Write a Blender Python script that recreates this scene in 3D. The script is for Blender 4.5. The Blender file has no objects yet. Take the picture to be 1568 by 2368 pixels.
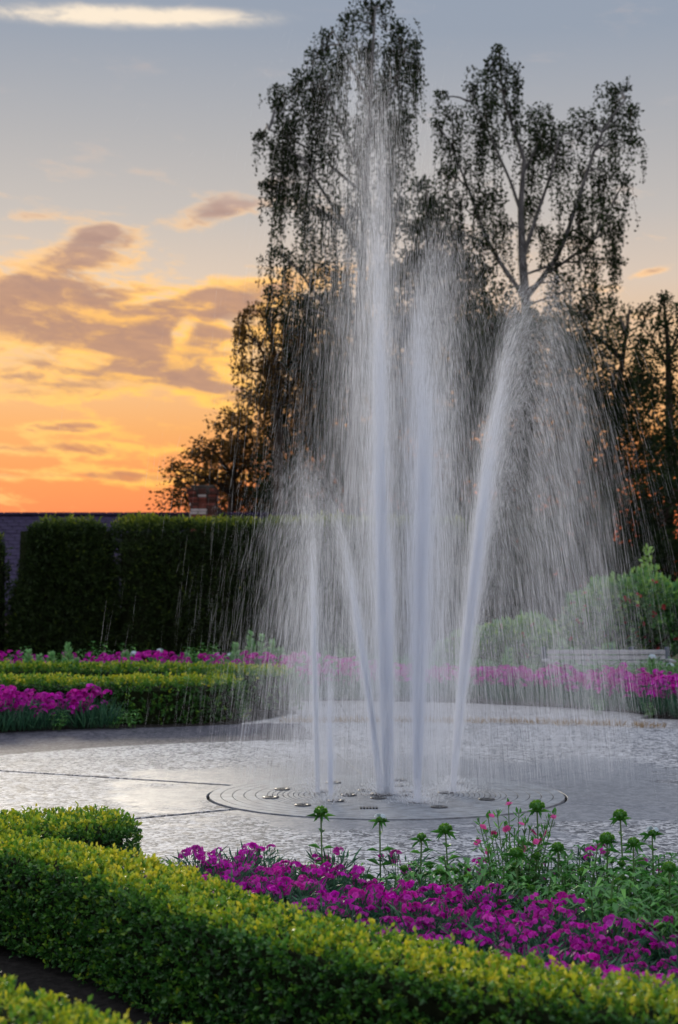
import bpy, math, random
import numpy as np

# ------------------------------------------------------------------ camera, sky, sun, exposure
rng = np.random.default_rng(7)
random.seed(7)
S = bpy.context.scene
COL = S.collection
H = 1.7
PITCH = math.atan(176 / 3800)
cam_d = bpy.data.cameras.new('camera')
cam = bpy.data.objects.new('camera', cam_d)
COL.objects.link(cam)
cam.location = (0, 0, H)
cam.rotation_euler = (math.pi / 2 + PITCH, 0, 0)
cam_d.sensor_fit = 'VERTICAL'
cam_d.sensor_height = 36
cam_d.sensor_width = 24
cam_d.lens = 57.77
cam_d.clip_end = 2000
cam_d.dof.use_dof = True
cam_d.dof.focus_distance = 10.0
cam_d.dof.aperture_fstop = 3.2
S.camera = cam
S.view_settings.view_transform = 'Standard'
S.view_settings.look = 'None'
S.view_settings.gamma = 1
S.view_settings.use_curve_mapping = False
S.view_settings.exposure = 0.4
S.render.engine = 'CYCLES'
S.cycles.use_denoising = True
S.cycles.max_bounces = 32
S.cycles.diffuse_bounces = 16
S.cycles.transmission_bounces = 24
S.cycles.transparent_max_bounces = 16
S.cycles.volume_bounces = 8
S.cycles.sample_clamp_indirect = 6

SUN_AZ = math.radians(-13)      # left of straight ahead
SUN_EL = math.radians(9)


def lin(c):
    return tuple(((v / 255) / 12.92) if v <= 10.3 else ((v / 255 + 0.055) / 1.055) ** 2.4 for v in c[:3]) + (1.0,)


class E:
    """a tiny expression layer over math nodes"""
    nt = None

    def __init__(s, sock):
        s.s = sock

    @staticmethod
    def op(o, *a, clamp=False):
        n = E.nt.nodes.new('ShaderNodeMath')
        n.operation = o
        n.use_clamp = clamp
        for i, v in enumerate(a):
            if isinstance(v, E):
                E.nt.links.new(v.s, n.inputs[i])
            else:
                n.inputs[i].default_value = v
        return E(n.outputs[0])

    def __add__(s, o): return E.op('ADD', s, o)
    __radd__ = __add__
    def __sub__(s, o): return E.op('SUBTRACT', s, o)
    def __rsub__(s, o): return E.op('SUBTRACT', o, s)
    def __mul__(s, o): return E.op('MULTIPLY', s, o)
    __rmul__ = __mul__
    def __truediv__(s, o): return E.op('DIVIDE', s, o)

    def smooth(s, a, b):
        n = E.nt.nodes.new('ShaderNodeMapRange')
        n.interpolation_type = 'SMOOTHSTEP'
        E.nt.links.new(s.s, n.inputs[0])
        n.inputs[1].default_value = a
        n.inputs[2].default_value = b
        return E(n.outputs[0])


def mixc(nt, fac, a, b, blend='MIX'):
    n = nt.nodes.new('ShaderNodeMix')
    n.data_type = 'RGBA'
    n.blend_type = blend
    n.clamp_factor = True
    for i, v in ((0, fac), (6, a), (7, b)):
        if isinstance(v, E):
            v = v.s
        if hasattr(v, 'is_linked') or hasattr(v, 'links'):
            nt.links.new(v, n.inputs[i])
        else:
            n.inputs[i].default_value = v
    return n.outputs[2]


def ramp(nt, fac, stops, interp='LINEAR'):
    n = nt.nodes.new('ShaderNodeValToRGB')
    n.color_ramp.interpolation = interp
    el = n.color_ramp.elements
    while len(el) < len(stops):
        el.new(0.5)
    for e, (p, c) in zip(el, stops):
        e.position = p
        e.color = c
    nt.links.new(fac.s if isinstance(fac, E) else fac, n.inputs[0])
    return n.outputs[0]


def noise(nt, vec, scale, detail=4, rough=0.5, dist=0.0, out=0):
    n = nt.nodes.new('ShaderNodeTexNoise')
    n.inputs['Scale'].default_value = scale
    n.inputs['Detail'].default_value = detail
    n.inputs['Roughness'].default_value = rough
    n.inputs['Distortion'].default_value = dist
    if vec is not None:
        nt.links.new(vec, n.inputs['Vector'])
    return n.outputs[out]


def make_world():
    w = bpy.data.worlds.new('World')
    S.world = w
    w.use_nodes = True
    nt = w.node_tree
    nt.nodes.clear()
    E.nt = nt
    L = nt.links
    tc = nt.nodes.new('ShaderNodeTexCoord')
    sep = nt.nodes.new('ShaderNodeSeparateXYZ')
    L.new(tc.outputs['Generated'], sep.inputs[0])
    X, Y, Z = (E(sep.outputs[i]) for i in range(3))
    el = E.op('ARCSINE', Z)
    az = E.op('ARCTAN2', X, Y)
    # the air: warm at the horizon, grey blue higher up
    f = el / 0.5
    base = ramp(nt, f, [
        (0.00, lin((204, 80, 54))), (0.085, lin((216, 108, 66))), (0.13, lin((219, 127, 70))),
        (0.19, lin((216, 150, 88))), (0.27, lin((214, 172, 126))), (0.37, lin((196, 178, 162))), (0.45, lin((174, 168, 164))),
        (0.54, lin((157, 157, 160))), (0.66, lin((134, 143, 157))), (0.80, lin((129, 141, 159))), (1.0, lin((150, 162, 180)))])
    # away from the sunset the sky is cooler, brightened as fill for the foreground
    away = E.op('ABSOLUTE', az).smooth(0.35, 2.2)
    cool = ramp(nt, f, [(0.0, lin((226, 200, 192))), (0.3, lin((228, 212, 212))), (0.6, lin((208, 210, 222))), (1.0, lin((204, 212, 230)))])
    sky = mixc(nt, away, base, cool)
    sky = mixc(nt, el.smooth(0.38, 1.1), sky, lin((232, 238, 250)))  # overhead sky above the view, brightened to fill in the foreground
    # physical sky, a small share
    st = nt.nodes.new('ShaderNodeTexSky')
    st.sky_type = 'NISHITA'
    st.sun_disc = False
    st.sun_elevation = SUN_EL
    st.sun_rotation = SUN_AZ
    nish = mixc(nt, 1.0, st.outputs[0], (0.045, 0.045, 0.045, 1), 'MULTIPLY')
    sky = mixc(nt, 0.04, sky, nish)
    # clouds, laid out by direction
    comb = nt.nodes.new('ShaderNodeCombineXYZ')
    L.new((az * 6.0).s, comb.inputs[0])
    L.new((el * 20.0 + az * 1.6).s, comb.inputs[1])
    wv = nt.nodes.new('ShaderNodeVectorMath')
    wv.operation = 'MULTIPLY_ADD'
    wn = noise(nt, comb.outputs[0], 3.2, 4, 0.6, 0.0, 1)
    L.new(wn, wv.inputs[0])
    wv.inputs[1].default_value = (0.28, 0.22, 0)
    L.new(comb.outputs[0], wv.inputs[2])
    n1 = E(noise(nt, wv.outputs[0], 2.0, 9, 0.62, 0.0))
    n2 = E(noise(nt, wv.outputs[0], 7.0, 8, 0.66, 0.3))

    def blob(px, py, rx, ry, w_, tilt=0.0):
        dx, dv = (px - 784) / 3800, (1184 - py) / 3800
        dy, dz = math.cos(PITCH) - dv * math.sin(PITCH), math.sin(PITCH) + dv * math.cos(PITCH)
        a0, e0 = math.atan2(dx, dy), math.atan2(dz, math.hypot(dx, dy))
        da = az - a0
        u = da * (3800 / rx)
        v = (el - e0 - da * tilt) * (3800 / ry)
        return E.op('EXPONENT', (u * u + v * v) * -1.0) * w_

    bias = blob(150, 720, 330, 100, .40, 0.0) + blob(380, 790, 260, 80, .34, -.1) + blob(180, 620, 120, 60, .2, .3) + blob(20, 850, 130, 60, .12) + blob(480, 905, 150, 40, .36, -.2) \
        + blob(180, 885, 150, 38, .34, .05) + blob(215, 540, 70, 22, .34, .25) + blob(130, 610, 130, 26, .22, .3) \
        + blob(510, 490, 100, 30, .40, .2) + blob(80, 500, 160, 14, .24, .1) + blob(110, 1040, 300, 20, .30) \
        + blob(200, 1100, 420, 16, .30) + blob(560, 680, 200, 34, .34, .15) + blob(1500, 630, 60, 12, .34, .25) \
        + blob(610, 425, 70, 14, .32, .1) + blob(150, 992, 110, 12, .30) + blob(420, 770, 30, 34, -.34, .6) + blob(350, 690, 100, 12, -.22, .2)
    far = E.op('ABSOLUTE', az).smooth(0.24, 0.5)
    bias = bias + far * (el * -1.0).smooth(-.45, -.1) * 0.10
    dens = (n1 - 0.5) * 1.25 + (n2 - 0.5) * 0.55 + 0.20 + bias * 1.25
    lowness = (el * -1.0).smooth(-0.29, -0.16)
    lowest = (el * -1.0).smooth(-0.12, -0.07)
    nearsun = (E.op('ABSOLUTE', az + 0.05)).smooth(0.28, 0.06)
    edge = mixc(nt, lowness * (nearsun * 0.5 + 0.5), lin((206, 184, 170)), lin((255, 192, 92)))
    body = mixc(nt, lowness, lin((172, 158, 154)), lin((172, 134, 114)))
    body = mixc(nt, lowest, body, lin((196, 128, 88)))
    n3 = E(noise(nt, wv.outputs[0], 3.6, 9, 0.64, 0.2))
    lit = (n3 - n1 * 0.5 + 0.25)
    body = mixc(nt, lit.smooth(0.48, 0.66) * 0.65, body, edge)
    body = mixc(nt, (n2 * 0.6 + n3 * 0.4).smooth(0.62, 0.36) * 0.55, body, lin((146, 114, 104)))
    gold = dens.smooth(0.26, 0.50) * (n3 * 0.55 + n2 * 0.45).smooth(0.36, 0.53)
    sky = mixc(nt, gold * (lowness * 0.85 + 0.1), sky, edge)
    sky = mixc(nt, (dens + (n2 - 0.5) * 0.22).smooth(0.40, 0.72) * 0.93, sky, body)
    # the pale streak high up
    streak = blob(250, 36, 300, 24, 1.0, 0.015) * 0.9 + blob(480, 42, 170, 18, .35)
    sky = mixc(nt, (streak * (n2 * 1.9 + n1 * 0.6 - 0.45)).smooth(0.08, 0.8) * 0.95, sky, lin((228, 212, 190)))
    # dull below the horizon
    sky = mixc(nt, (el * -1.0).smooth(0.0, 0.1), sky, lin((70, 70, 60)))
    bg = nt.nodes.new('ShaderNodeBackground')
    L.new(sky, bg.inputs[0])
    bg.inputs[1].default_value = 1.0
    out = nt.nodes.new('ShaderNodeOutputWorld')
    L.new(bg.outputs[0], out.inputs[0])


make_world()
sun_d = bpy.data.lights.new('sun', 'SUN')
sun_d.energy = 2.4
sun_d.angle = math.radians(20)
sun_d.color = (1.0, 0.88, 0.70)
sun = bpy.data.objects.new('sun', sun_d)
COL.objects.link(sun)
sun.location = (-10, 40, 12)
# direction of travel is from the sun to the scene
sun.rotation_euler = (math.radians(90) - SUN_EL, 0, math.pi - SUN_AZ)


# ------------------------------------------------------------------ helpers
def W(px, py, Y):
    """world point at depth Y seen at (px, py) of a 1568x2368 picture; used to lay things out at their true distance"""
    x = (px - 784) / 3800
    y = (1184 - py) / 3800
    dy = math.cos(PITCH) - y * math.sin(PITCH)
    dz = math.sin(PITCH) + y * math.cos(PITCH)
    return np.array((x / dy * Y, Y, H + dz / dy * Y))


def empty(name, loc=(0, 0, 0), label=None, cat=None, group=None, rz=0.0):
    o = bpy.data.objects.new(name, None)
    COL.objects.link(o)
    o.location = loc
    o.rotation_euler = (0, 0, rz)
    o.empty_display_size = 0.1
    return tag(o, label, cat, group)


def tag(o, label=None, cat=None, group=None, kind=None):
    if label: o['label'] = label
    if cat: o['category'] = cat
    if group: o['group'] = group
    if kind: o['kind'] = kind
    return o


def link(name, me, mat=None, parent=None, kind=None):
    o = bpy.data.objects.new(name, me)
    COL.objects.link(o)
    if mat is not None and not me.materials:
        me.materials.append(mat)
    if parent is not None: o.parent = parent
    if kind: o['kind'] = kind
    return o


def mesh_np(name, V, F, tint=None, smooth=False):
    """V (n,3); F (m,k) array or a list of such arrays"""
    me = bpy.data.meshes.new(name)
    V = np.asarray(V, np.float32)
    Fs = F if isinstance(F, list) else [F]
    Fs = [np.asarray(f, np.int32) for f in Fs if len(f)]
    me.vertices.add(len(V))
    me.vertices.foreach_set('co', V.ravel())
    nl = sum(f.size for f in Fs)
    nf = sum(len(f) for f in Fs)
    me.loops.add(nl)
    me.loops.foreach_set('vertex_index', np.concatenate([f.ravel() for f in Fs]))
    me.polygons.add(nf)
    st, p = [], 0
    for f in Fs:
        st.append(p + np.arange(len(f)) * f.shape[1])
        p += f.size
    me.polygons.foreach_set('loop_start', np.concatenate(st).astype(np.int32))
    me.polygons.foreach_set('use_smooth', np.full(nf, bool(smooth)))
    if tint is not None:
        a = me.attributes.new('tint', 'FLOAT', 'POINT')
        a.data.foreach_set('value', np.asarray(tint, np.float32))
    me.update()
    me.validate()
    return me


class MB:
    """collects pieces into one mesh"""
    def __init__(s):
        s.V, s.F3, s.F4, s.T, s.n = [], [], [], [], 0

    def add(s, V, F, tint=0.5):
        V = np.asarray(V, float)
        F = np.asarray(F, int)
        (s.F4 if F.shape[1] == 4 else s.F3).append(F + s.n)
        s.V.append(V)
        s.T.append(np.broadcast_to(np.asarray(tint, float), (len(V),)))
        s.n += len(V)
        return s

    def mesh(s, name, smooth=False):
        Fs = []
        if s.F4: Fs.append(np.concatenate(s.F4))
        if s.F3: Fs.append(np.concatenate(s.F3))
        return mesh_np(name, np.concatenate(s.V), Fs, np.concatenate(s.T), smooth)

    def obj(s, name, mat, parent=None, smooth=False, kind=None):
        return link(name, s.mesh(name, smooth), mat, parent, kind)

    def box(s, c, d, rz=0.0, tint=0.5):
        c = np.array(c, float)
        d = np.array(d, float) / 2
        v = np.array([(x, y, z) for z in (-1, 1) for y in (-1, 1) for x in (-1, 1)], float) * d
        cs, sn = math.cos(rz), math.sin(rz)
        v = np.stack((v[:, 0] * cs - v[:, 1] * sn, v[:, 0] * sn + v[:, 1] * cs, v[:, 2]), 1) + c
        f = [(0, 2, 3, 1), (4, 5, 7, 6), (0, 1, 5, 4), (2, 6, 7, 3), (0, 4, 6, 2), (1, 3, 7, 5)]
        return s.add(v, f, tint)

    def bevbox(s, c, d, b=0.006, tint=0.5):
        """box with its upright and top edges chamfered"""
        x, y, z = np.array(d, float) / 2
        prof = [(-z, 0), (z - b, 0), (z, b)]
        V = []
        for zz, ins in prof:
            X, Y = x - ins, y - ins
            cb = b
            V += [(-X + cb, -Y, zz), (X - cb, -Y, zz), (X, -Y + cb, zz), (X, Y - cb, zz), (X - cb, Y, zz), (-X + cb, Y, zz), (-X, Y - cb, zz), (-X, -Y + cb, zz)]
        V = np.array(V) + np.array(c, float)
        F = []
        for k in range(2):
            for i in range(8):
                j = (i + 1) % 8
                F.append((k * 8 + i, k * 8 + j, k * 8 + 8 + j, k * 8 + 8 + i))
        F += [(16, 17, 22, 23)][:0]
        F += [(16, 17, 20, 21), (17, 18, 19, 20), (16, 21, 22, 23)]
        return s.add(V, F, tint)

    def tube(s, P, R, sides=6, tint=0.5, cap=True):
        P = np.asarray(P, float)
        n = len(P)
        R = np.broadcast_to(np.asarray(R, float), (n,))
        T = np.gradient(P, axis=0)
        T /= np.linalg.norm(T, axis=1, keepdims=True) + 1e-9
        ref = np.array((0.31, 0.95, 0.07)) if abs(T[0][1]) < 0.8 else np.array((0.95, 0.1, 0.3))
        A = np.cross(T, ref)
        A /= np.linalg.norm(A, axis=1, keepdims=True) + 1e-9
        B = np.cross(T, A)
        a = np.arange(sides) * 2 * math.pi / sides
        V = P[:, None] + R[:, None, None] * (A[:, None] * np.cos(a)[None, :, None] + B[:, None] * np.sin(a)[None, :, None])
        F = []
        for k in range(n - 1):
            for i in range(sides):
                j = (i + 1) % sides
                F.append((k * sides + i, k * sides + j, (k + 1) * sides + j, (k + 1) * sides + i))
        s.add(V.reshape(-1, 3), F, tint)
        if cap and sides >= 3:
            m = s.n - n * sides
            F3 = [(m + (n - 1) * sides, m + (n - 1) * sides + i, m + (n - 1) * sides + i + 1) for i in range(1, sides - 1)]
            s.F3.append(np.array(F3, int))
        return s

    def lathe(s, prof, c=(0, 0, 0), seg=16, tint=0.5):
        prof = np.asarray(prof, float)
        a = np.arange(seg) * 2 * math.pi / seg
        V = np.stack((prof[:, 0:1] * np.cos(a), prof[:, 0:1] * np.sin(a), np.repeat(prof[:, 1:2], seg, 1)), 2) + np.array(c, float)
        F = []
        for k in range(len(prof) - 1):
            for i in range(seg):
                j = (i + 1) % seg
                F.append((k * seg + i, k * seg + j, (k + 1) * seg + j, (k + 1) * seg + i))
        return s.add(V.reshape(-1, 3), F, tint)

    def leaves(s, P, D, Lg, Wd, tint=0.5, bend=0.12, roll=None):
        P, D = np.asarray(P, float), np.asarray(D, float)
        n = len(P)
        D = D / (np.linalg.norm(D, axis=1, keepdims=True) + 1e-9)
        r = rng.normal(size=(n, 3)) if roll is None else roll + rng.normal(size=(n, 3)) * 0.35
        Sd = np.cross(D, r)
        Sd /= np.linalg.norm(Sd, axis=1, keepdims=True) + 1e-9
        N = np.cross(Sd, D)
        Lg = np.broadcast_to(np.asarray(Lg, float), (n,))[:, None]
        Wd = np.broadcast_to(np.asarray(Wd, float), (n,))[:, None]
        V = np.stack((P, P + D * Lg * 0.5 + Sd * Wd * 0.5 + N * Lg * bend, P + D * Lg, P + D * Lg * 0.5 - Sd * Wd * 0.5 + N * Lg * bend), 1)
        F = np.arange(n * 4).reshape(n, 4)
        t = np.repeat(np.broadcast_to(np.asarray(tint, float), (n,)), 4)
        return s.add(V.reshape(-1, 3), F, t)


def dup(root, loc, rz=0.0, sc=1.0, label=None, group=None):
    """a copy of a thing, of its parts and of their sub-parts; mesh data is shared"""
    r = root.copy()
    COL.objects.link(r)
    r.location = loc
    r.rotation_euler = (0, 0, rz)
    r.scale = (sc, sc, sc)
    if label: r['label'] = label
    if group: r['group'] = group
    for ch in list(root.children):
        c = ch.copy()
        COL.objects.link(c)
        c.parent = r
        for g in list(ch.children):
            d = g.copy()
            COL.objects.link(d)
            d.parent = c
    return r


def place(root, loc, rz=0.0, sc=1.0):
    root.location = loc
    root.rotation_euler = (0, 0, rz)
    root.scale = (sc, sc, sc)
    return root


# ------------------------------------------------------------------ materials
def newmat(name):
    m = bpy.data.materials.new(name)
    m.use_nodes = True
    nt = m.node_tree
    nt.nodes.clear()
    E.nt = nt
    out = nt.nodes.new('ShaderNodeOutputMaterial')
    return m, nt, out


def principled(nt, out, rough=0.6, spec=0.5):
    b = nt.nodes.new('ShaderNodeBsdfPrincipled')
    b.inputs['Roughness'].default_value = rough
    b.inputs['Specular IOR Level'].default_value = spec
    nt.links.new(b.outputs[0], out.inputs[0])
    return b


def attr(nt, name='tint'):
    a = nt.nodes.new('ShaderNodeAttribute')
    a.attribute_name = name
    return a.outputs['Fac']


def objvec(nt, scale=None):
    tc = nt.nodes.new('ShaderNodeTexCoord')
    v = tc.outputs['Object']
    if scale:
        mp = nt.nodes.new('ShaderNodeMapping')
        mp.inputs['Scale'].default_value = scale
        nt.links.new(v, mp.inputs[0])
        v = mp.outputs[0]
    return v


def leafmat(name, stops, transl=0.35, rough=0.45, spec=0.35, nscale=3.0, namp=0.25):
    m, nt, out = newmat(name)
    t = E(attr(nt))
    geo = nt.nodes.new('ShaderNodeNewGeometry')
    nz = E(noise(nt, geo.outputs['Position'], nscale, 2))
    f = t + (nz - 0.5) * namp
    c = ramp(nt, f, [(p, tuple(v) + (1,)) for p, v in stops])
    b = principled(nt, out, rough, spec)
    nt.links.new(c, b.inputs['Base Color'])
    tr = nt.nodes.new('ShaderNodeBsdfTranslucent')
    nt.links.new(c, tr.inputs[0])
    mx = nt.nodes.new('ShaderNodeMixShader')
    mx.inputs[0].default_value = transl
    nt.links.new(b.outputs[0], mx.inputs[1])
    nt.links.new(tr.outputs[0], mx.inputs[2])
    nt.links.new(mx.outputs[0], out.inputs[0])
    return m


def plain(name, c, rough=0.7, spec=0.3, nscale=8.0, amp=0.35, bump=0.0, scale=None):
    m, nt, out = newmat(name)
    b = principled(nt, out, rough, spec)
    v = objvec(nt, scale)
    n = noise(nt, v, nscale, 5, 0.6)
    c = np.array(c)
    col = ramp(nt, n, [(0.3, tuple(c * (1 - amp)) + (1,)), (0.7, tuple(c * (1 + amp)) + (1,))])
    nt.links.new(col, b.inputs['Base Color'])
    if bump:
        bp = nt.nodes.new('ShaderNodeBump')
        bp.inputs['Strength'].default_value = 0.6
        bp.inputs['Distance'].default_value = bump
        nt.links.new(n, bp.inputs['Height'])
        nt.links.new(bp.outputs[0], b.inputs['Normal'])
    return m


FC = (0.39, 13.6)       # centre of the fountain


def aggregate(name, lo, hi, wet, stone=27.0, spec=0.2):
    """exposed aggregate: small stones of mixed greys in a binder; wet and smoother round the fountain"""
    m, nt, out = newmat(name)
    b = principled(nt, out, 0.5, spec)
    geo = nt.nodes.new('ShaderNodeNewGeometry')
    pos = geo.outputs['Position']
    vo = nt.nodes.new('ShaderNodeTexVoronoi')
    vo.inputs['Scale'].default_value = stone
    nt.links.new(pos, vo.inputs['Vector'])
    sp = nt.nodes.new('ShaderNodeSeparateColor')
    nt.links.new(vo.outputs['Color'], sp.inputs[0])
    v = E(sp.outputs[0])
    vo2 = nt.nodes.new('ShaderNodeTexVoronoi')
    vo2.inputs['Scale'].default_value = stone * 2.3
    nt.links.new(pos, vo2.inputs['Vector'])
    sp2 = nt.nodes.new('ShaderNodeSeparateColor')
    nt.links.new(vo2.outputs['Color'], sp2.inputs[0])
    v = v * 0.6 + E(sp2.outputs[1]) * 0.4
    big = E(noise(nt, pos, 0.9, 5, 0.62))
    mid = E(noise(nt, pos, 6.0, 4, 0.6))
    tone = (v - 0.5) * 1.5 + mid * 0.5 + (big - 0.5) * 0.9 + 0.22
    lo, hi = np.array(lo), np.array(hi)
    c = ramp(nt, tone, [(0.18, tuple(lo) + (1,)), (0.5, tuple((lo + hi) / 2) + (1,)), (0.85, tuple(hi) + (1,))])
    rough = 0.72 - mid * 0.2
    bpd = 1.0
    if wet:
        sx = nt.nodes.new('ShaderNodeSeparateXYZ')
        nt.links.new(pos, sx.inputs[0])
        dx, dy = E(sx.outputs[0]) - FC[0] - 0.45, E(sx.outputs[1]) - FC[1] - 0.5
        r = E.op('SQRT', dx * dx * 0.8 + dy * dy * 0.75)
        w = (r * -1.0 + (big - 0.5) * 4.0 + (mid - 0.5) * 0.5).smooth(-2.55, -2.05)
        c = mixc(nt, w * 0.8, c, (0.15, 0.165, 0.195, 1))
        rough = rough - w * 0.10
        bpd = 1.0 - w * 0.45
        rough = E.op('MAXIMUM', rough, 0.5)
    nt.links.new(c, b.inputs['Base Color'])
    nt.links.new(rough.s, b.inputs['Roughness'])
    hgt = E(vo.outputs['Distance']) * -1.0 * bpd
    bp = nt.nodes.new('ShaderNodeBump')
    bp.inputs['Strength'].default_value = 0.8
    bp.inputs['Distance'].default_value = 0.0028
    nt.links.new((hgt + big * 0.15).s, bp.inputs['Height'])
    nt.links.new(bp.outputs[0], b.inputs['Normal'])
    return m


M = {}
M['paving'] = aggregate('paving_aggregate', (0.05, 0.058, 0.075), (0.48, 0.49, 0.52), True)
M['path'] = aggregate('path_aggregate', (0.10, 0.10, 0.11), (0.46, 0.45, 0.46), False, 27, 0.25)
M['asphalt'] = aggregate('asphalt_grit', (0.018, 0.020, 0.030), (0.13, 0.125, 0.15), False, 30, 0.08)
M['soil'] = plain('soil', (0.016, 0.014, 0.013), 0.95, 0.1, 30, 0.6, 0.02)
M['lawn'] = plain('rough_ground', (0.02, 0.028, 0.012), 0.95, 0.1, 6, 0.5, 0.03)
M['disc'] = plain('wet_stone_disc', (0.20, 0.22, 0.25), 0.55, 0.3, 9, 0.35)
M['nozzle'] = plain('nozzle_metal', (0.02, 0.022, 0.026), 0.35, 0.5, 30, 0.3)
M['slate'] = plain('slate', (0.026, 0.020, 0.048), 0.75, 0.15, 3, 0.5, 0.006)
M['wall'] = plain('rendered_wall', (0.24, 0.21, 0.2), 0.9, 0.2, 4, 0.2)
M['brick_red'] = plain('brick_red', (0.12, 0.035, 0.026), 0.85, 0.2, 12, 0.4, 0.004)
M['brick_dark'] = plain('brick_dark', (0.05, 0.022, 0.018), 0.85, 0.2, 12, 0.4, 0.004)
M['brick_white'] = plain('brick_white', (0.34, 0.31, 0.31), 0.85, 0.2, 12, 0.25, 0.004)
M['mortar'] = plain('mortar', (0.05, 0.045, 0.04), 0.9, 0.1, 20, 0.3)
M['bench'] = plain('weathered_wood', (0.30, 0.31, 0.34), 0.7, 0.3, 5, 0.3, 0.003, (1, 14, 14))
M['bench_post'] = plain('painted_post', (0.06, 0.08, 0.11), 0.6, 0.4, 9, 0.3)
M['bark_birch'] = plain('birch_bark', (0.10, 0.098, 0.10), 0.8, 0.2, 7, 0.55, 0.01, (1, 1, 0.4))
M['bark'] = plain('dark_bark', (0.045, 0.035, 0.028), 0.9, 0.15, 9, 0.5, 0.02, (1, 1, 0.3))
M['twig'] = plain('twig', (0.03, 0.022, 0.014), 0.9, 0.1, 30, 0.4)
M['core'] = plain('hedge_interior', (0.012, 0.017, 0.007), 0.95, 0.05, 25, 0.6, 0.02)
M['stem'] = plain('green_stem', (0.06, 0.13, 0.035), 0.6, 0.3, 20, 0.3)
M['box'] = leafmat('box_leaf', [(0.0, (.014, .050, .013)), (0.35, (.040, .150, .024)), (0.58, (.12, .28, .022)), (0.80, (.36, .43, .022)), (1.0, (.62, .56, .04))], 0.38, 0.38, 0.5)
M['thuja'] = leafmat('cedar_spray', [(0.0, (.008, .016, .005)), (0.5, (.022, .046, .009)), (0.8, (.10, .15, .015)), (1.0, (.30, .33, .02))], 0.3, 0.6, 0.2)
M['birch'] = leafmat('birch_leaf', [(0.0, (.005, .009, .005)), (0.5, (.011, .022, .008)), (1.0, (.030, .052, .014))], 0.3, 0.7, 0.12)
M['broad'] = leafmat('broad_leaf', [(0.0, (.005, .010, .005)), (0.5, (.010, .022, .007)), (1.0, (.028, .048, .012))], 0.3, 0.7, 0.12)
M['oak'] = leafmat('russet_green_leaf', [(0.0, (.025, .016, .005)), (0.5, (.075, .042, .009)), (1.0, (.20, .105, .016))], 0.5, 0.5, 0.3)
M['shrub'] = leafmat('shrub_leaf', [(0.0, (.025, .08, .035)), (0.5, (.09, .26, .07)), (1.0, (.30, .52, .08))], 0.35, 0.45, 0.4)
M['spike'] = leafmat('pale_spike_leaf', [(0.0, (.08, .22, .09)), (0.5, (.22, .48, .19)), (1.0, (.40, .65, .28))], 0.4, 0.5, 0.3)
M['grassy'] = leafmat('pink_foliage', [(0.0, (.010, .04, .024)), (0.5, (.03, .11, .06)), (1.0, (.08, .22, .10))], 0.3, 0.45, 0.4, 8)
M['leafy'] = leafmat('leafy_green', [(0.0, (.016, .075, .018)), (0.5, (.055, .23, .035)), (1.0, (.17, .44, .07))], 0.35, 0.36, 0.5, 8)
def vary(mat):
    nt = mat.node_tree
    E.nt = nt
    for n in list(nt.nodes):
        if n.type == 'VALTORGB':
            h = nt.nodes.new('ShaderNodeHueSaturation')
            oi = nt.nodes.new('ShaderNodeObjectInfo')
            r = E(oi.outputs['Random'])
            nt.links.new((r * 0.035 + 0.483).s, h.inputs['Hue'])
            q = E.op('FRACT', r * 7.31)
            nt.links.new((q * 0.40 + 0.70).s, h.inputs['Value'])
            nt.links.new((E.op('FRACT', r * 3.7) * 0.08 + 0.97).s, h.inputs['Saturation'])
            to = [l.to_socket for l in n.outputs[0].links]
            nt.links.new(n.outputs[0], h.inputs['Color'])
            for t in to:
                nt.links.new(h.outputs[0], t)
    return mat


M['magenta'] = leafmat('magenta_petal', [(0.0, (.24, .006, .18)), (0.5, (.56, .016, .42)), (1.0, (.74, .07, .60))], 0.35, 0.6, 0.15, 10)
vary(M['magenta'])
M['pinkpetal'] = leafmat('pink_petal', [(0.0, (.45, .02, .16)), (1.0, (.75, .12, .42))], 0.35, 0.6, 0.15, 10)
M['whitepetal'] = leafmat('white_petal', [(0.0, (.42, .55, .62)), (1.0, (.72, .80, .86))], 0.3, 0.6, 0.2, 10)
M['bud'] = leafmat('green_bud', [(0.0, (.02, .10, .015)), (0.5, (.06, .23, .025)), (1.0, (.22, .42, .04))], 0.3, 0.4, 0.4, 8)
M['violet'] = leafmat('violet_petal', [(0.0, (.07, .03, .25)), (1.0, (.16, .07, .5))], 0.3, 0.6, 0.2, 10)
M['redfruit'] = leafmat('red_bloom', [(0.0, (.20, .01, .015)), (1.0, (.45, .03, .04))], 0.25, 0.45, 0.3, 10)
M['dry'] = leafmat('dry_grass', [(0.0, (.20, .13, .06)), (1.0, (.42, .30, .15))], 0.3, 0.7, 0.1, 10)


def watermat(name, tr, col):
    m, nt, out = newmat(name)
    d = nt.nodes.new('ShaderNodeBsdfDiffuse')
    d.inputs[0].default_value = col
    t = nt.nodes.new('ShaderNodeBsdfTranslucent')
    t.inputs[0].default_value = col
    mx = nt.nodes.new('ShaderNodeMixShader')
    mx.inputs[0].default_value = tr
    nt.links.new(d.outputs[0], mx.inputs[1])
    nt.links.new(t.outputs[0], mx.inputs[2])
    nt.links.new(mx.outputs[0], out.inputs[0])
    return m


M['foam'] = watermat('white_water', 0.0, (0.62, 0.66, 0.72, 1))
M['water'] = watermat('water_drops', 0.45, (0.80, 0.84, 0.90, 1))


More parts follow.
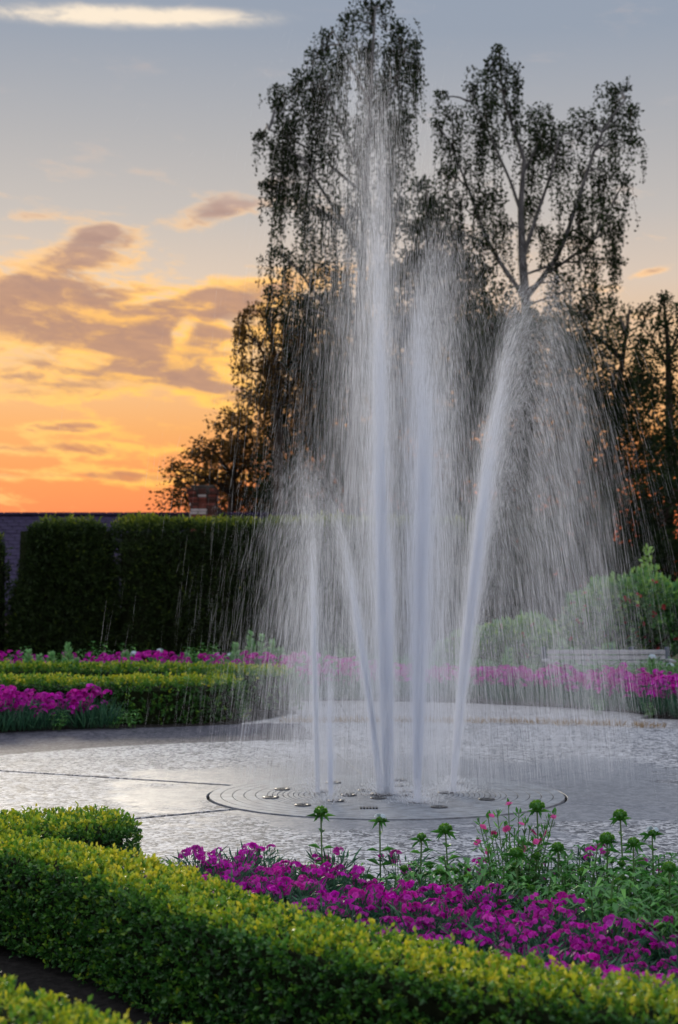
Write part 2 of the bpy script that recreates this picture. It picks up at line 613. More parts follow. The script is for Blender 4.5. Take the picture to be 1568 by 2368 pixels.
# ------------------------------------------------------------------ ground, plaza, paths
def sheet(name, poly, z, mat, kind='structure', parent=None, thick=0.0):
    V = [(x, y, z) for x, y in poly]
    me = bpy.data.meshes.new(name)
    n = len(V)
    if thick:
        V2 = V + [(x, y, z - thick) for x, y in poly]
        F = [tuple(range(n))] + [((i + 1) % n, i, n + i, n + (i + 1) % n) for i in range(n)]
        me.from_pydata(V2, [], F)
    else:
        me.from_pydata(V, [], [tuple(range(n))])
    me.update()
    return link(name, me, mat, parent, kind)


def arc(r, a0, a1, n=40, c=FC):
    a = np.radians(np.linspace(a0, a1, n))
    return [(c[0] + r * math.cos(t), c[1] + r * math.sin(t)) for t in a]


g = sheet('ground', [(-900, -300), (900, -300), (900, 1200), (-900, 1200)], -0.14, M['lawn'])


def sector(r0, r1, a0, a1, z0, z1, mat, parent, name, n=60, chamfer=0.003, hw=(.006, .006)):
    """one slab of a ring: a curved block with a chamfered top edge"""
    ia = np.linspace(a0, a1, n)
    rows = []
    for r, z, da in ((r0, z0, 0), (r0, z1 - chamfer, 0), (r0 + chamfer, z1, chamfer), (r1 - chamfer, z1, chamfer), (r1, z1 - chamfer, 0), (r1, z0, 0)):
        aa = np.radians(np.linspace(a0 + math.degrees((da + hw[0]) / r), a1 - math.degrees((da + hw[1]) / r), n))
        rows.append(np.stack((FC[0] + r * np.cos(aa), FC[1] + r * np.sin(aa), np.full(n, z)), 1))
    V = np.concatenate(rows)
    F = []
    for k in range(len(rows) - 1):
        for i in range(n - 1):
            F.append((k * n + i, k * n + i + 1, (k + 1) * n + i + 1, (k + 1) * n + i))
    for i in (0, n - 1):
        F.append((i, n + i, 4 * n + i, 5 * n + i))
        F.append((n + i, 2 * n + i, 3 * n + i, 4 * n + i))
    return link(name, mesh_np(name, V, np.array(F)), mat, parent)


plaza = empty('plaza', (0, 0, 0))
tag(plaza, 'round exposed aggregate plaza, wet about the fountain disc', kind='structure')
cuts = [153, 216, 340, 402, 457, 513]
for i in range(5):
    a0, a1 = cuts[i], cuts[i + 1]
    r1 = 7.3 if i in (2, 3) else 5.0
    wide = {153: .036, 216: .036, 513: .036, 457: .002}
    sector(1.475, r1, a0, a1, -0.12, 0.0, M['paving'], plaza, 'paving_slab', hw=(wide.get(a0, .006), wide.get(a1, .006)))
sheet('joint_bed', arc(7.25, 0, 356, 80), -0.022, M['soil'], parent=plaza)
asph = sheet('asphalt_path', arc(9.2, 96, 232, 50) + arc(5.012, 232, 96, 50), -0.008, M['asphalt'], thick=0.1)
outer = empty('outer_path', (0, 0, 0))
tag(outer, 'pale aggregate ring path along the far flower border', kind='structure')
for a0, a1 in ((-20, 24), (24, 66), (66, 92), (92, 104)):
    sector(7.36, 8.75 if a0 < 60 else 11.9, a0, a1, -0.12, -0.002, M['path'], outer, 'paving_slab')
BORDER = [(8.5, 15.5), (6.4, 18.6), (5.2, 20.5), (4.45, 21.6), (3.9, 22.6), (3.2, 23.5), (1.8, 24.5), (0.3, 25.0), (-1.2, 24.9)]
sheet('flower_border_soil', BORDER + [(-1.2, 29.5), (14, 29.5), (14, 15.5)], 0.012, M['soil'], thick=0.12)
sheet('left_border_soil', [(-14, 18.0), (-4.3, 19.3), (-3.3, 20.0), (-2.0, 20.35), (-1.25, 20.75), (-0.55, 22.4), (-0.9, 25), (-1, 31), (-14, 31)], -0.002, M['soil'], thick=0.1)
sheet('near_bed_soil', [(-2.9, 9.6), (-1.15, 9.2), (-0.6, 8.95), (0.4, 8.75), (1.5, 8.85), (3.4, 9.4), (4.2, 9.0), (4.2, 3.2), (1.9, 4.6), (1.05, 5.08), (0.55, 5.45), (0.02, 5.95), (-.47, 6.6), (-.95, 7.46), (-1.72, 8.3), (-2.7, 9.2)], 0.004, M['soil'], thick=0.1)
sheet('near_path', [(-4, 8.6), (-1.7, 7.6), (-0.9, 6.7), (-0.3, 5.8), (0.5, 5.0), (1.2, 4.4), (3, 2.5), (-4, 2)], -0.05, M['soil'], thick=0.05)


# ------------------------------------------------------------------ building with slate roof and chimney
def building():
    b = empty('low_building', (0, 44, 0), 'low building with dark slate roof showing above the clipped cedar hedge', 'building')
    b.location = (0, 0, 0)
    Y0, Z0, Y1, Z1 = 40.0, 1.15, 43.2, 3.62
    X0, X1 = -16.0, 3.0
    m = MB()
    m.box(((X0 + X1) / 2, 43.2, 0.45), (X1 - X0 - .6, 5.6, 1.2))
    m.obj('wall', M['wall'], b)
    rf = MB()
    th = 0.12
    V = [(X0, Y0, Z0), (X1, Y0, Z0), (X1, Y1, Z1), (X0, Y1, Z1), (X1, 2 * Y1 - Y0, Z0), (X0, 2 * Y1 - Y0, Z0)]
    V = V + [(x, y, z - th) for x, y, z in V]
    F = [(0, 1, 2, 3), (3, 2, 4, 5), (7, 6, 9, 8), (8, 9, 11, 10), (0, 6, 7, 1), (5, 4, 10, 11)]
    rf.add(V, F)
    rf.add(V, [(0, 3, 9), (0, 9, 6), (3, 5, 11), (3, 11, 9), (1, 7, 8), (1, 8, 2), (2, 8, 10), (2, 10, 4)])
    roof = rf.obj('roof', M['slate'], b)
    # slates: one shared mesh per tone, courses up the near slope
    slope = math.atan2(Z1 - Z0, Y1 - Y0)
    Ls = math.hypot(Z1 - Z0, Y1 - Y0)
    course = 0.16
    ncourse = int(Ls / course)
    base = MB()
    base.bevbox((0, 0, 0), (0.29, 0.22, 0.016), 0.004)
    me = base.mesh('shingle')
    me.materials.append(M['slate'])
    mass = MB()
    count = 0
    for k in range(ncourse):
        s = (k + 0.55) * course
        y, z = Y0 + s * math.cos(slope), Z0 + s * math.sin(slope)
        x = X0 + (0.15 if k % 2 else 0)
        while x < X1:
            vis = (-9.2 < x < -1.5 and k >= ncourse - 5) or (-9.3 < x < -6.9 and k >= 3)
            tilt = slope - 0.05 + random.uniform(-.02, .02)
            zz = z + 0.022 + random.uniform(-.004, .004)
            if vis and count < 296:
                o = bpy.data.objects.new('shingle', me)
                COL.objects.link(o)
                o.parent = roof
                o.location = (x, y, zz)
                o.rotation_euler = (tilt, 0, random.uniform(-.01, .01))
                count += 1
            elif k > 1:
                c, s_ = math.cos(tilt), math.sin(tilt)
                v = np.array([(-.145, -.11, .008), (.145, -.11, .008), (.145, .11, .008), (-.145, .11, .008), (-.145, -.11, -.008), (.145, -.11, -.008)])
                v = np.stack((v[:, 0] + x, v[:, 1] * c - v[:, 2] * s_ + y, v[:, 1] * s_ + v[:, 2] * c + zz), 1)
                mass.add(v, [(0, 1, 2, 3), (4, 5, 1, 0)])
            x += 0.3
    mass.obj('shingles', M['slate'], roof, kind='stuff')
    rd = MB()
    x = X0
    while x < X1:
        rd.bevbox((x + .22, Y1, Z1 + .035), (0.43, 0.24, 0.07), 0.02)
        x += 0.45
    rd.obj('ridge_cap', M['slate'], b)
    # chimney
    cx, cy = W(470, 1190, 42.4)[0], 42.4
    ch = MB()
    zb, zt = 2.7, W(470, 1126, 42.4)[2]
    ch.box((cx, cy, (zb + zt) / 2 - .02), (0.60, 0.60, zt - zb - .04))
    chim = ch.obj('chimney', M['mortar'], b)
    bm = {}
    for nm in ('brick_red', 'brick_dark', 'brick_white'):
        q = MB()
        q.bevbox((0, 0, 0), (0.205, 0.10, 0.062), 0.006)
        q = q.mesh('brick')
        q.materials.append(M[nm])
        bm[nm] = q
    nc = int((zt - zb) / 0.074)
    for k in range(nc):
        z = zb + (k + .5) * 0.074
        out = 0.0
        if k >= nc - 3: out = (0.07, 0.07, 0.03)[nc - 1 - k]
        elif k == nc - 4: out = 0.035
        hw = 0.33 + out
        off = 0.107 if k % 2 else 0
        for side in range(4):
            n = 3
            for i in range(n):
                t = -hw + .105 + i * ((2 * hw - .21) / (n - 1)) * (0.93 if off else 1) + (.03 if off else 0)
                nm = random.choices(['brick_red', 'brick_dark', 'brick_white'], [5, 6, 1.4])[0]
                o = bpy.data.objects.new('brick', bm[nm])
                COL.objects.link(o)
                o.parent = chim
                d = hw - .05 + random.uniform(-.006, .006)
                o.location = ((cx + t, cy - d, z), (cx + d, cy + t, z), (cx - t, cy + d, z), (cx - d, cy - t, z))[side]
                o.rotation_euler = (0, 0, side * math.pi / 2)
    cp = MB()
    cp.bevbox((cx, cy, zt + .0), (0.62, 0.62, 0.06), 0.02)
    cp.obj('chimney_cap', M['mortar'], b)
    return b


building()


# ------------------------------------------------------------------ hedges
def seg_dist(P, path):
    """distance of points P (n,2) to a polyline, with the outward direction"""
    best = np.full(len(P), 1e9)
    dirv = np.zeros((len(P), 2))
    for a, b in zip(path[:-1], path[1:]):
        ab = b - a
        t = np.clip(((P - a) @ ab) / (ab @ ab), 0, 1)
        q = a + t[:, None] * ab
        d = P - q
        l = np.linalg.norm(d, axis=1)
        m = l < best
        best[m] = l[m]
        dirv[m] = d[m] / (l[m, None] + 1e-9)
    return best, dirv


def smooth_path(pts, n=60):
    pts = np.asarray(pts, float)
    d = np.r_[0, np.cumsum(np.linalg.norm(np.diff(pts, axis=0), axis=1))]
    t = np.linspace(0, d[-1], n)
    p = np.stack([np.interp(t, d, pts[:, i]) for i in range(pts.shape[1])], 1)
    for _ in range(int(n / 12)):
        p[1:-1] = (p[:-2] + 2 * p[1:-1] + p[2:]) / 4
    return p


def lump(P, k=1.0):
    x, y, z = P[:, 0] * k, P[:, 1] * k, P[:, 2] * k
    return (np.sin(3.1 * x + 1.3 * y + .5) * np.sin(2.7 * y - 1.1 * z + 1.0) + .6 * np.sin(6.3 * x - 4.1 * y + 2 * z) * np.sin(5.2 * y + 3.3 * z + 1.7 * x)
            + .35 * np.sin(13 * x + 9 * z) * np.sin(12 * y - 8 * z))


def hedge(name, label, cat, pts, w, h, n_leaf, leaf, mat, r=0.08, taper=0.0, depth=0.04, lumpy=0.02, seg=60, tip=0.0, group=None, up=0.35, lk=1.0, tintf=None, shoots=7):
    path = smooth_path(pts, seg)
    top = empty(name, (0, 0, 0), label, cat, group)
    L = np.linalg.norm(np.diff(path, axis=0), axis=1).sum()
    a_top, a_side = L * w, 2 * L * h + math.pi * w * h
    # top surface
    nt_ = int(n_leaf * a_top / (a_top + a_side))
    hw_t = w / 2 - taper * h
    lo, hi = path.min(0) - w, path.max(0) + w
    Q = np.zeros((0, 2))
    while len(Q) < nt_:
        q = rng.uniform(lo, hi, (nt_ * 3, 2))
        d, _ = seg_dist(q, path)
        Q = np.concatenate((Q, q[d < hw_t]))
    Q = Q[:nt_]
    d, dv = seg_dist(Q, path)
    e = np.clip((d - (hw_t - r)) / r, 0, 1)
    z = h - r + r * np.sqrt(1 - e * e * .98)
    N = np.concatenate((dv * e[:, None], np.sqrt(1 - e * e * .98)[:, None]), 1)
    P = np.concatenate((Q, z[:, None]), 1)
    # sides and round ends
    ns = n_leaf - nt_
    PP, NN = [P], [N]
    got = 0
    while got < ns:
        k = ns * 2
        i = rng.integers(0, seg - 1, k)
        t = rng.random(k)[:, None]
        c = path[i] * (1 - t) + path[i + 1] * t
        tn = path[i + 1] - path[i]
        an = np.arctan2(tn[:, 1], tn[:, 0]) + np.where(rng.random(k) < .5, math.pi / 2, -math.pi / 2)
        ends = rng.random(k) < (math.pi * w) / (2 * L + math.pi * w)
        which = rng.random(k) < .5
        c = np.where(ends[:, None], np.where(which[:, None], path[0], path[-1]), c)
        an = np.where(ends, rng.uniform(0, 2 * math.pi, k), an)
        zz = rng.uniform(0.0, h - r * .3, k)
        hw = w / 2 - taper * zz
        nv = np.stack((np.cos(an), np.sin(an)), 1)
        q = c + nv * hw[:, None]
        dd, _ = seg_dist(q, path)
        m = dd >= hw - .012
        zc = np.clip((zz - (h - r)) / r, 0, 1)
        q = q - nv * (r * (1 - np.sqrt(1 - zc * zc * .98)))[:, None]
        PP.append(np.concatenate((q, zz[:, None]), 1)[m])
        NN.append(np.concatenate((nv, zc[:, None] * .8), 1)[m])
        got += m.sum()
    P = np.concatenate(PP)[:n_leaf]
    N = np.concatenate(NN)[:n_leaf]
    N /= np.linalg.norm(N, axis=1, keepdims=True)
    n = len(P)
    pm = rng.permutation(n)
    P, N = P[pm], N[pm]
    lm = lump(P, lk)
    dep = rng.exponential(depth * .5, n)
    out = rng.random(n) < 0.10
    dep = np.where(out, -rng.random(n) * depth * .5, np.minimum(dep, depth * 2.0))
    P = P + N * (lm * lumpy)[:, None] - N * dep[:, None]
    P[:, 2] = np.maximum(P[:, 2], 0.01)
    D = N * .75 + rng.normal(size=(n, 3)) * .55 + np.array((0, 0, up))
    if shoots:
        # leaves stand in small shoots
        ks = n // shoots
        idx = np.repeat(np.arange(ks), shoots)[:n]
        idx = np.concatenate((idx, np.arange(len(idx), n)))
        Sd = N * .8 + rng.normal(size=(n, 3)) * .35 + np.array((0, 0, up * 1.2))
        Sd = Sd[idx] / np.linalg.norm(Sd[idx], axis=1, keepdims=True)
        P, N, lm, dep = P[idx], N[idx], lm[idx], dep[idx]
        along = rng.random(n) * leaf[0] * 1.9
        P = P + Sd * along[:, None] - N * leaf[0] * .5
        D = Sd * .8 + rng.normal(size=(n, 3)) * .6
        sh = rng.normal(size=n)[idx] * .13 + along / leaf[0] * .07 - .06
    else:
        sh = 0
    # young growth on top is yellow green; sides and deeper leaves are tinted darker
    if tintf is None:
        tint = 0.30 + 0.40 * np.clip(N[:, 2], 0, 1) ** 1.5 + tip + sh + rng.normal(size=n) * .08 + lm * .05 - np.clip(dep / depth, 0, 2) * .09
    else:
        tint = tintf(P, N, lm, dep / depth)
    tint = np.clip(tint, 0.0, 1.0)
    ln = leaf[0] * rng.uniform(.55, 1.4, n)
    m = MB()
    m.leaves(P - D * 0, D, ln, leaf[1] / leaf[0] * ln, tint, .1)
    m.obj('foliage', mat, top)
    # woody interior that stops the eye
    prof = []
    ins = depth * 1.6
    cw, chh = w / 2 - ins, h - ins
    ring = []
    tn = np.gradient(path, axis=0)
    tn /= np.linalg.norm(tn, axis=1, keepdims=True)
    nv = np.stack((-tn[:, 1], tn[:, 0]), 1)
    sec = [(-cw, 0.0), (-cw + taper * chh, chh * .93), (-(cw - taper * chh) * .8, chh), ((cw - taper * chh) * .8, chh), (cw - taper * chh, chh * .93), (cw, 0.0)]
    secs = len(sec)
    V, F = [], []
    ext = [path[0] - tn[0] * cw * .85] + list(path) + [path[-1] + tn[-1] * cw * .85]
    nvx = [nv[0]] + list(nv) + [nv[-1]]
    for k, (c, q) in enumerate(zip(ext, nvx)):
        s = 0.45 if k in (0, len(ext) - 1) else 1.0
        for o, z in sec:
            V.append((c[0] + q[0] * o * s, c[1] + q[1] * o * s, z))
    for k in range(len(ext) - 1):
        for i in range(secs - 1):
            F.append((k * secs + i, k * secs + i + 1, (k + 1) * secs + i + 1, (k + 1) * secs + i))
    for k in (0, len(ext) - 1):
        F.append((k * secs, k * secs + 1, k * secs + 4, k * secs + 5))
        F.append((k * secs + 1, k * secs + 2, k * secs + 3, k * secs + 4))
    link('branches', mesh_np('branches', V, np.array(F)), M['core'], top)
    return top


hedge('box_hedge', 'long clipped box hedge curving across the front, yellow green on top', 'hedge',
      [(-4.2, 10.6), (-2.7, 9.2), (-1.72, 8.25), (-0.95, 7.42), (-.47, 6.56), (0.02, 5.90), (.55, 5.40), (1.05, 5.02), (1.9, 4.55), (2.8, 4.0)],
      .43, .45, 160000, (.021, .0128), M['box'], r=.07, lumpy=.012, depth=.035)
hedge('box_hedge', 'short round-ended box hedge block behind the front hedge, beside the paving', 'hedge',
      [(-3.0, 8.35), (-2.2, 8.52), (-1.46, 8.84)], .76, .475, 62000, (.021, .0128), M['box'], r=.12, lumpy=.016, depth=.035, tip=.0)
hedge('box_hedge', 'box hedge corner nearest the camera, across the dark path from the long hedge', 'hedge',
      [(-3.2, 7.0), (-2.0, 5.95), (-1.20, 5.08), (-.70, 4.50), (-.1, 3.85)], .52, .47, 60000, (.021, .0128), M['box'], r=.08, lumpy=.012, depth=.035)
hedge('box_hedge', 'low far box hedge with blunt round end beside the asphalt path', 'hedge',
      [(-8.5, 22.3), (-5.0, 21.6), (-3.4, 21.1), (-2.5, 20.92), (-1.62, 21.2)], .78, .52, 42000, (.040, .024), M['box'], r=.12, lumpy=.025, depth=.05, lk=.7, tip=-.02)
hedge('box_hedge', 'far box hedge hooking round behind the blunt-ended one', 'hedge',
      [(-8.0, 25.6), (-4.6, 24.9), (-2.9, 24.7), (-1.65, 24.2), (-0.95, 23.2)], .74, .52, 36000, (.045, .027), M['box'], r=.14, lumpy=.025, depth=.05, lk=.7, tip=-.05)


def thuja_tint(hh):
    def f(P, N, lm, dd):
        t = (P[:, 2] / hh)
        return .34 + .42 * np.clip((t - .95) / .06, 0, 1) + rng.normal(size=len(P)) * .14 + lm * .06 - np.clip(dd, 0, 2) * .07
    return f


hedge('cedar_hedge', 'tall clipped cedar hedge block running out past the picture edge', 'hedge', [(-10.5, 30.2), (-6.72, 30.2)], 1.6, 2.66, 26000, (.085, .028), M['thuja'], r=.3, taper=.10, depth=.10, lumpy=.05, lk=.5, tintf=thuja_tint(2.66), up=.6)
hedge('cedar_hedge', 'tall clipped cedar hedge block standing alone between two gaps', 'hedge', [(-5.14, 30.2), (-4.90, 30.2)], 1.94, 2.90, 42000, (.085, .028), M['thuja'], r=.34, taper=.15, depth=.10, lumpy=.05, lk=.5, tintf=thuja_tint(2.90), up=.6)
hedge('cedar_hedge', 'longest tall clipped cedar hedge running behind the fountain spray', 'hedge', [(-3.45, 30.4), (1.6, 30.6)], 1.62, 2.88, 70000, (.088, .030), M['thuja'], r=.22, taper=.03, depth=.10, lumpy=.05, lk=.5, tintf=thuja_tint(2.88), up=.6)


# ------------------------------------------------------------------ trees
def limb(m, a, b, r0, r1, sag=0.1, n=7, sides=6, wob=0.04):
    a, b = np.array(a, float), np.array(b, float)
    t = np.linspace(0, 1, n)[:, None]
    P = a + (b - a) * t
    l = np.linalg.norm(b - a)
    P[:, 2] += np.sin(t[:, 0] * math.pi) * sag * l
    P[1:-1] += rng.normal(size=(n - 2, 3)) * wob * l * .35
    m.tube(P, np.linspace(r0, r1, n), sides)


def birch(label, depth_y, trunk, limbs, sprays, dens=1.0, bark=None, mat=None, tintoff=0.0, name='birch_tree'):
    """trunk / limbs / sprays are laid out as (px, py) at the tree's own distance; sprays: (px, py, radius, hang)"""
    Yd = depth_y
    ppm = 3800 / Yd
    root = empty(name, (W(trunk[0][0], 1400, Yd)[0], Yd, 0), label, 'tree')
    inv = -np.array(root.location)
    tp = [W(x, y, Yd) for x, y, r in trunk]
    tp[0][2] = -0.1
    tr = [r for *_, r in trunk]
    m = MB()
    m.tube(np.array([p + inv for p in tp]), tr, 8)
    m.obj('trunk', bark or M['bark_birch'], root, True)
    tpath = smooth_path(np.array(tp), 40)
    lb = MB()
    nodes = [p for p in tpath]
    for pts, r0 in limbs:
        P = np.array([W(x, y, Yd) for x, y in pts])
        P[1:, 1] += rng.normal() * .8 * np.linspace(.3, 1, len(P) - 1)
        P = smooth_path(P, 12)
        lb.tube(P + inv, np.linspace(r0, r0 * .35, 12), 6)
        nodes += list(P[3:])
    nodes = np.array(nodes)
    leaf_P, leaf_D, leaf_S = [], [], []
    tw = MB()
    for px, py, r, hang in sprays:
        c = W(px, py, Yd + rng.normal() * .9)
        rr = r / ppm
        # small branch from the nearest node lower than the spray
        cand = nodes[nodes[:, 2] < c[2] - .1]
        if len(cand) == 0: cand = nodes
        k = np.argmin(np.linalg.norm((cand - c) * (1, .4, 1), axis=1))
        limb(lb, cand[k] + inv, c + inv, .035, .012, .06, 6, 5)
        ns = max(8, int(dens * (9 + 9 * rr * rr * 4)))
        for q_ in range(ns):
            if q_ % 4 == 0:
                v = rng.normal(size=3)
                v /= np.linalg.norm(v)
                s1 = c + v * rr * rng.random() ** .5 * (1, 1.3, .8)
                h1 = hang / ppm * rng.uniform(.35, 1.2)
            s0 = s1 + rng.normal(size=3) * .10
            hl = h1 * rng.uniform(.55, 1.1)
            hz = np.array((v[0], v[1], 0)) + rng.normal(size=3) * .4
            hz[2] = 0
            nseg = max(5, int(hl / .045))
            t = np.linspace(0, 1, nseg)
            P = s0 + np.outer(np.sqrt(t) * hl * .085, hz)
            P[:, 2] += .18 * rr * np.sin(np.minimum(t * 3, 1) * math.pi) - hl * t ** 1.25
            P += np.cumsum(rng.normal(size=(nseg, 3)) * .008, 0)
            if nseg > 6:
                q = P[::max(1, nseg // 4)]
                tw.tube(q + inv, np.linspace(.007, .003, len(q)), 3, cap=False)
            P = P + rng.normal(size=P.shape) * .035
            leaf_P.append(P)
            leaf_D.append(rng.normal(size=(nseg, 3)) * .8 + np.array((0, 0, -.55)))
            leaf_S.append(np.full(nseg, rng.normal() * .12))
        # tuft on top
        nb = int(dens * 330 * max(rr, .35))
        v = rng.normal(size=(nb, 3))
        v *= (rng.random((nb, 1)) ** .45) / (np.linalg.norm(v, axis=1, keepdims=True) + 1e-9) * rr * np.array((.95, 1.0, .62))
        leaf_P.append(c + v + (0, 0, rr * .15))
        leaf_D.append(v + rng.normal(size=(nb, 3)) * .4 + (0, 0, .2))
        leaf_S.append(np.full(nb, .1))
    P, D, Sx = np.concatenate(leaf_P), np.concatenate(leaf_D), np.concatenate(leaf_S)
    n = len(P)
    lm = MB()
    ln = rng.uniform(.06, .115, n)
    lm.leaves(P + inv, D, ln, ln * .70, np.clip(.45 + Sx + rng.normal(size=n) * .18 + tintoff, 0, 1))
    lm.obj('crown', mat or M['birch'], root)
    lb.obj('branches', bark or M['bark_birch'], root, True)
    tw.obj('twigs', M['twig'], root, kind='stuff')
    return root


birch('tall weeping birch with hanging curtains of leaves, the tallest tree behind the fountain', 45,
      [(800, 1500, .26), (812, 1150, .21), (826, 850, .16), (840, 560, .12), (852, 320, .07), (862, 120, .04), (868, 20, .02)],
      [([(826, 850), (760, 720), (700, 640)], .08), ([(832, 700), (900, 560), (930, 420)], .07), ([(838, 580), (760, 470), (700, 390)], .07),
       ([(846, 420), (780, 290), (740, 200)], .06), ([(852, 320), (910, 210), (935, 120)], .05), ([(838, 600), (790, 520), (640, 440)], .06), ([(843, 450), (720, 350), (625, 320)], .05),
       ([(856, 240), (800, 140), (765, 95)], .04)],
      [(845, 22, 40, 130), (880, 18, 30, 110), (815, 48, 35, 170), (915, 70, 35, 190), (955, 110, 26, 130), (900, 120, 50, 260), (945, 165, 30, 150), (850, 130, 48, 300), (880, 200, 50, 320),
       (762, 92, 30, 120), (735, 125, 30, 130), (785, 135, 35, 230), (760, 175, 40, 220), (700, 185, 32, 120), (685, 215, 30, 120), (730, 235, 45, 250),
       (650, 220, 30, 110), (640, 245, 22, 90), (690, 290, 42, 230), (665, 300, 30, 160), (605, 318, 18, 110), (635, 340, 35, 160), (670, 380, 45, 210), (735, 360, 50, 290), (790, 300, 50, 330),
       (845, 330, 50, 330), (900, 310, 45, 300), (930, 280, 30, 220), (905, 420, 40, 240), (615, 430, 22, 90), (640, 450, 36, 150), (690, 470, 50, 220), (750, 500, 50, 260), (810, 480, 45, 280), (870, 500, 45, 260), (925, 480, 25, 180),
       (645, 590, 26, 110), (680, 610, 45, 200), (740, 640, 55, 240), (800, 660, 50, 220), (625, 680, 24, 120), (665, 720, 45, 180), (880, 640, 50, 220), (720, 760, 55, 200), (800, 800, 60, 200)], 1.0)
birch('open crowned birch with pale forked trunk showing through its leaves', 47,
      [(1222, 1500, .24), (1220, 1000, .19), (1216, 700, .14), (1208, 600, .12), (1204, 480, .09), (1212, 370, .06), (1165, 230, .035), (1152, 110, .015)],
      [([(1216, 690), (1180, 640), (1130, 560), (1085, 430), (1050, 340)], .07), ([(1208, 600), (1240, 500), (1275, 400), (1290, 320)], .07), ([(1216, 690), (1290, 600), (1340, 450), (1380, 320), (1440, 240)], .08),
       ([(1204, 490), (1180, 420), (1120, 290), (1090, 240)], .05), ([(1270, 630), (1370, 560), (1420, 470)], .05), ([(1210, 400), (1250, 320), (1260, 270)], .05)],
      [(1152, 118, 18, 70), (1140, 150, 26, 90), (1175, 165, 26, 90), (1120, 180, 30, 110), (1190, 195, 26, 110), (1095, 205, 26, 110), (1150, 220, 42, 150), (1120, 250, 45, 150), (1180, 250, 34, 130),
       (1020, 225, 22, 90), (1045, 265, 28, 120), (1010, 290, 20, 90), (1080, 290, 40, 160), (1040, 340, 34, 150), (1035, 400, 26, 140), (1085, 380, 42, 170), (1140, 340, 45, 170),
       (1240, 265, 34, 110), (1225, 295, 45, 170), (1265, 310, 48, 200), (1285, 350, 40, 180), (1240, 360, 40, 180), (1300, 300, 24, 120),
       (1340, 275, 32, 110), (1330, 310, 38, 150), (1375, 290, 30, 130), (1405, 215, 30, 80), (1435, 210, 24, 80), (1415, 255, 36, 120), (1460, 262, 28, 90), (1390, 330, 42, 160), (1440, 310, 34, 130), (1465, 330, 22, 90),
       (1350, 400, 48, 190), (1410, 400, 44, 180), (1445, 420, 22, 130), (1330, 470, 45, 180), (1390, 490, 50, 180), (1425, 530, 32, 130), (1345, 560, 50, 170), (1400, 600, 44, 130), (1430, 610, 22, 90), (1290, 560, 40, 170),
       (1100, 470, 40, 170), (1050, 470, 30, 130), (1145, 460, 36, 170), (1060, 540, 34, 120), (1120, 560, 40, 150), (1165, 520, 30, 160), (1230, 480, 26, 150), (1250, 540, 28, 150), (1300, 650, 44, 150), (1360, 670, 44, 130)], .85)
birch('drooping birch with russet edged leaves low beside the tall birch', 46.5,
      [(640, 1500, .17), (645, 1000, .13), (640, 850, .09), (620, 730, .04)],
      [([(642, 900), (600, 800), (570, 750)], .05), ([(645, 950), (690, 850), (720, 760)], .05)],
      [(570, 735, 22, 110), (600, 720, 30, 140), (555, 770, 18, 80), (585, 790, 30, 120), (630, 740, 36, 180), (560, 850, 22, 70), (600, 850, 34, 120), (640, 850, 40, 150), (680, 790, 40, 180), (600, 930, 32, 110), (650, 940, 44, 140), (700, 900, 46, 160), (720, 800, 40, 180)],
      1.0, M['bark'], M['oak'])
birch('small feathery tree rising at the picture edge beyond the berry shrub', 43,
      [(1545, 1500, .15), (1548, 1000, .11), (1545, 800, .07), (1535, 690, .02)],
      [([(1545, 850), (1510, 780), (1490, 750)], .04), ([(1545, 830), (1575, 760), (1590, 720)], .04)],
      [(1535, 690, 20, 60), (1500, 720, 26, 60), (1560, 720, 30, 80), (1520, 760, 36, 90), (1575, 770, 36, 110), (1490, 800, 30, 90), (1530, 830, 45, 130), (1590, 840, 45, 130), (1500, 880, 40, 110), (1560, 920, 50, 140)],
      1.0, M['bark'], M['birch'], .1)


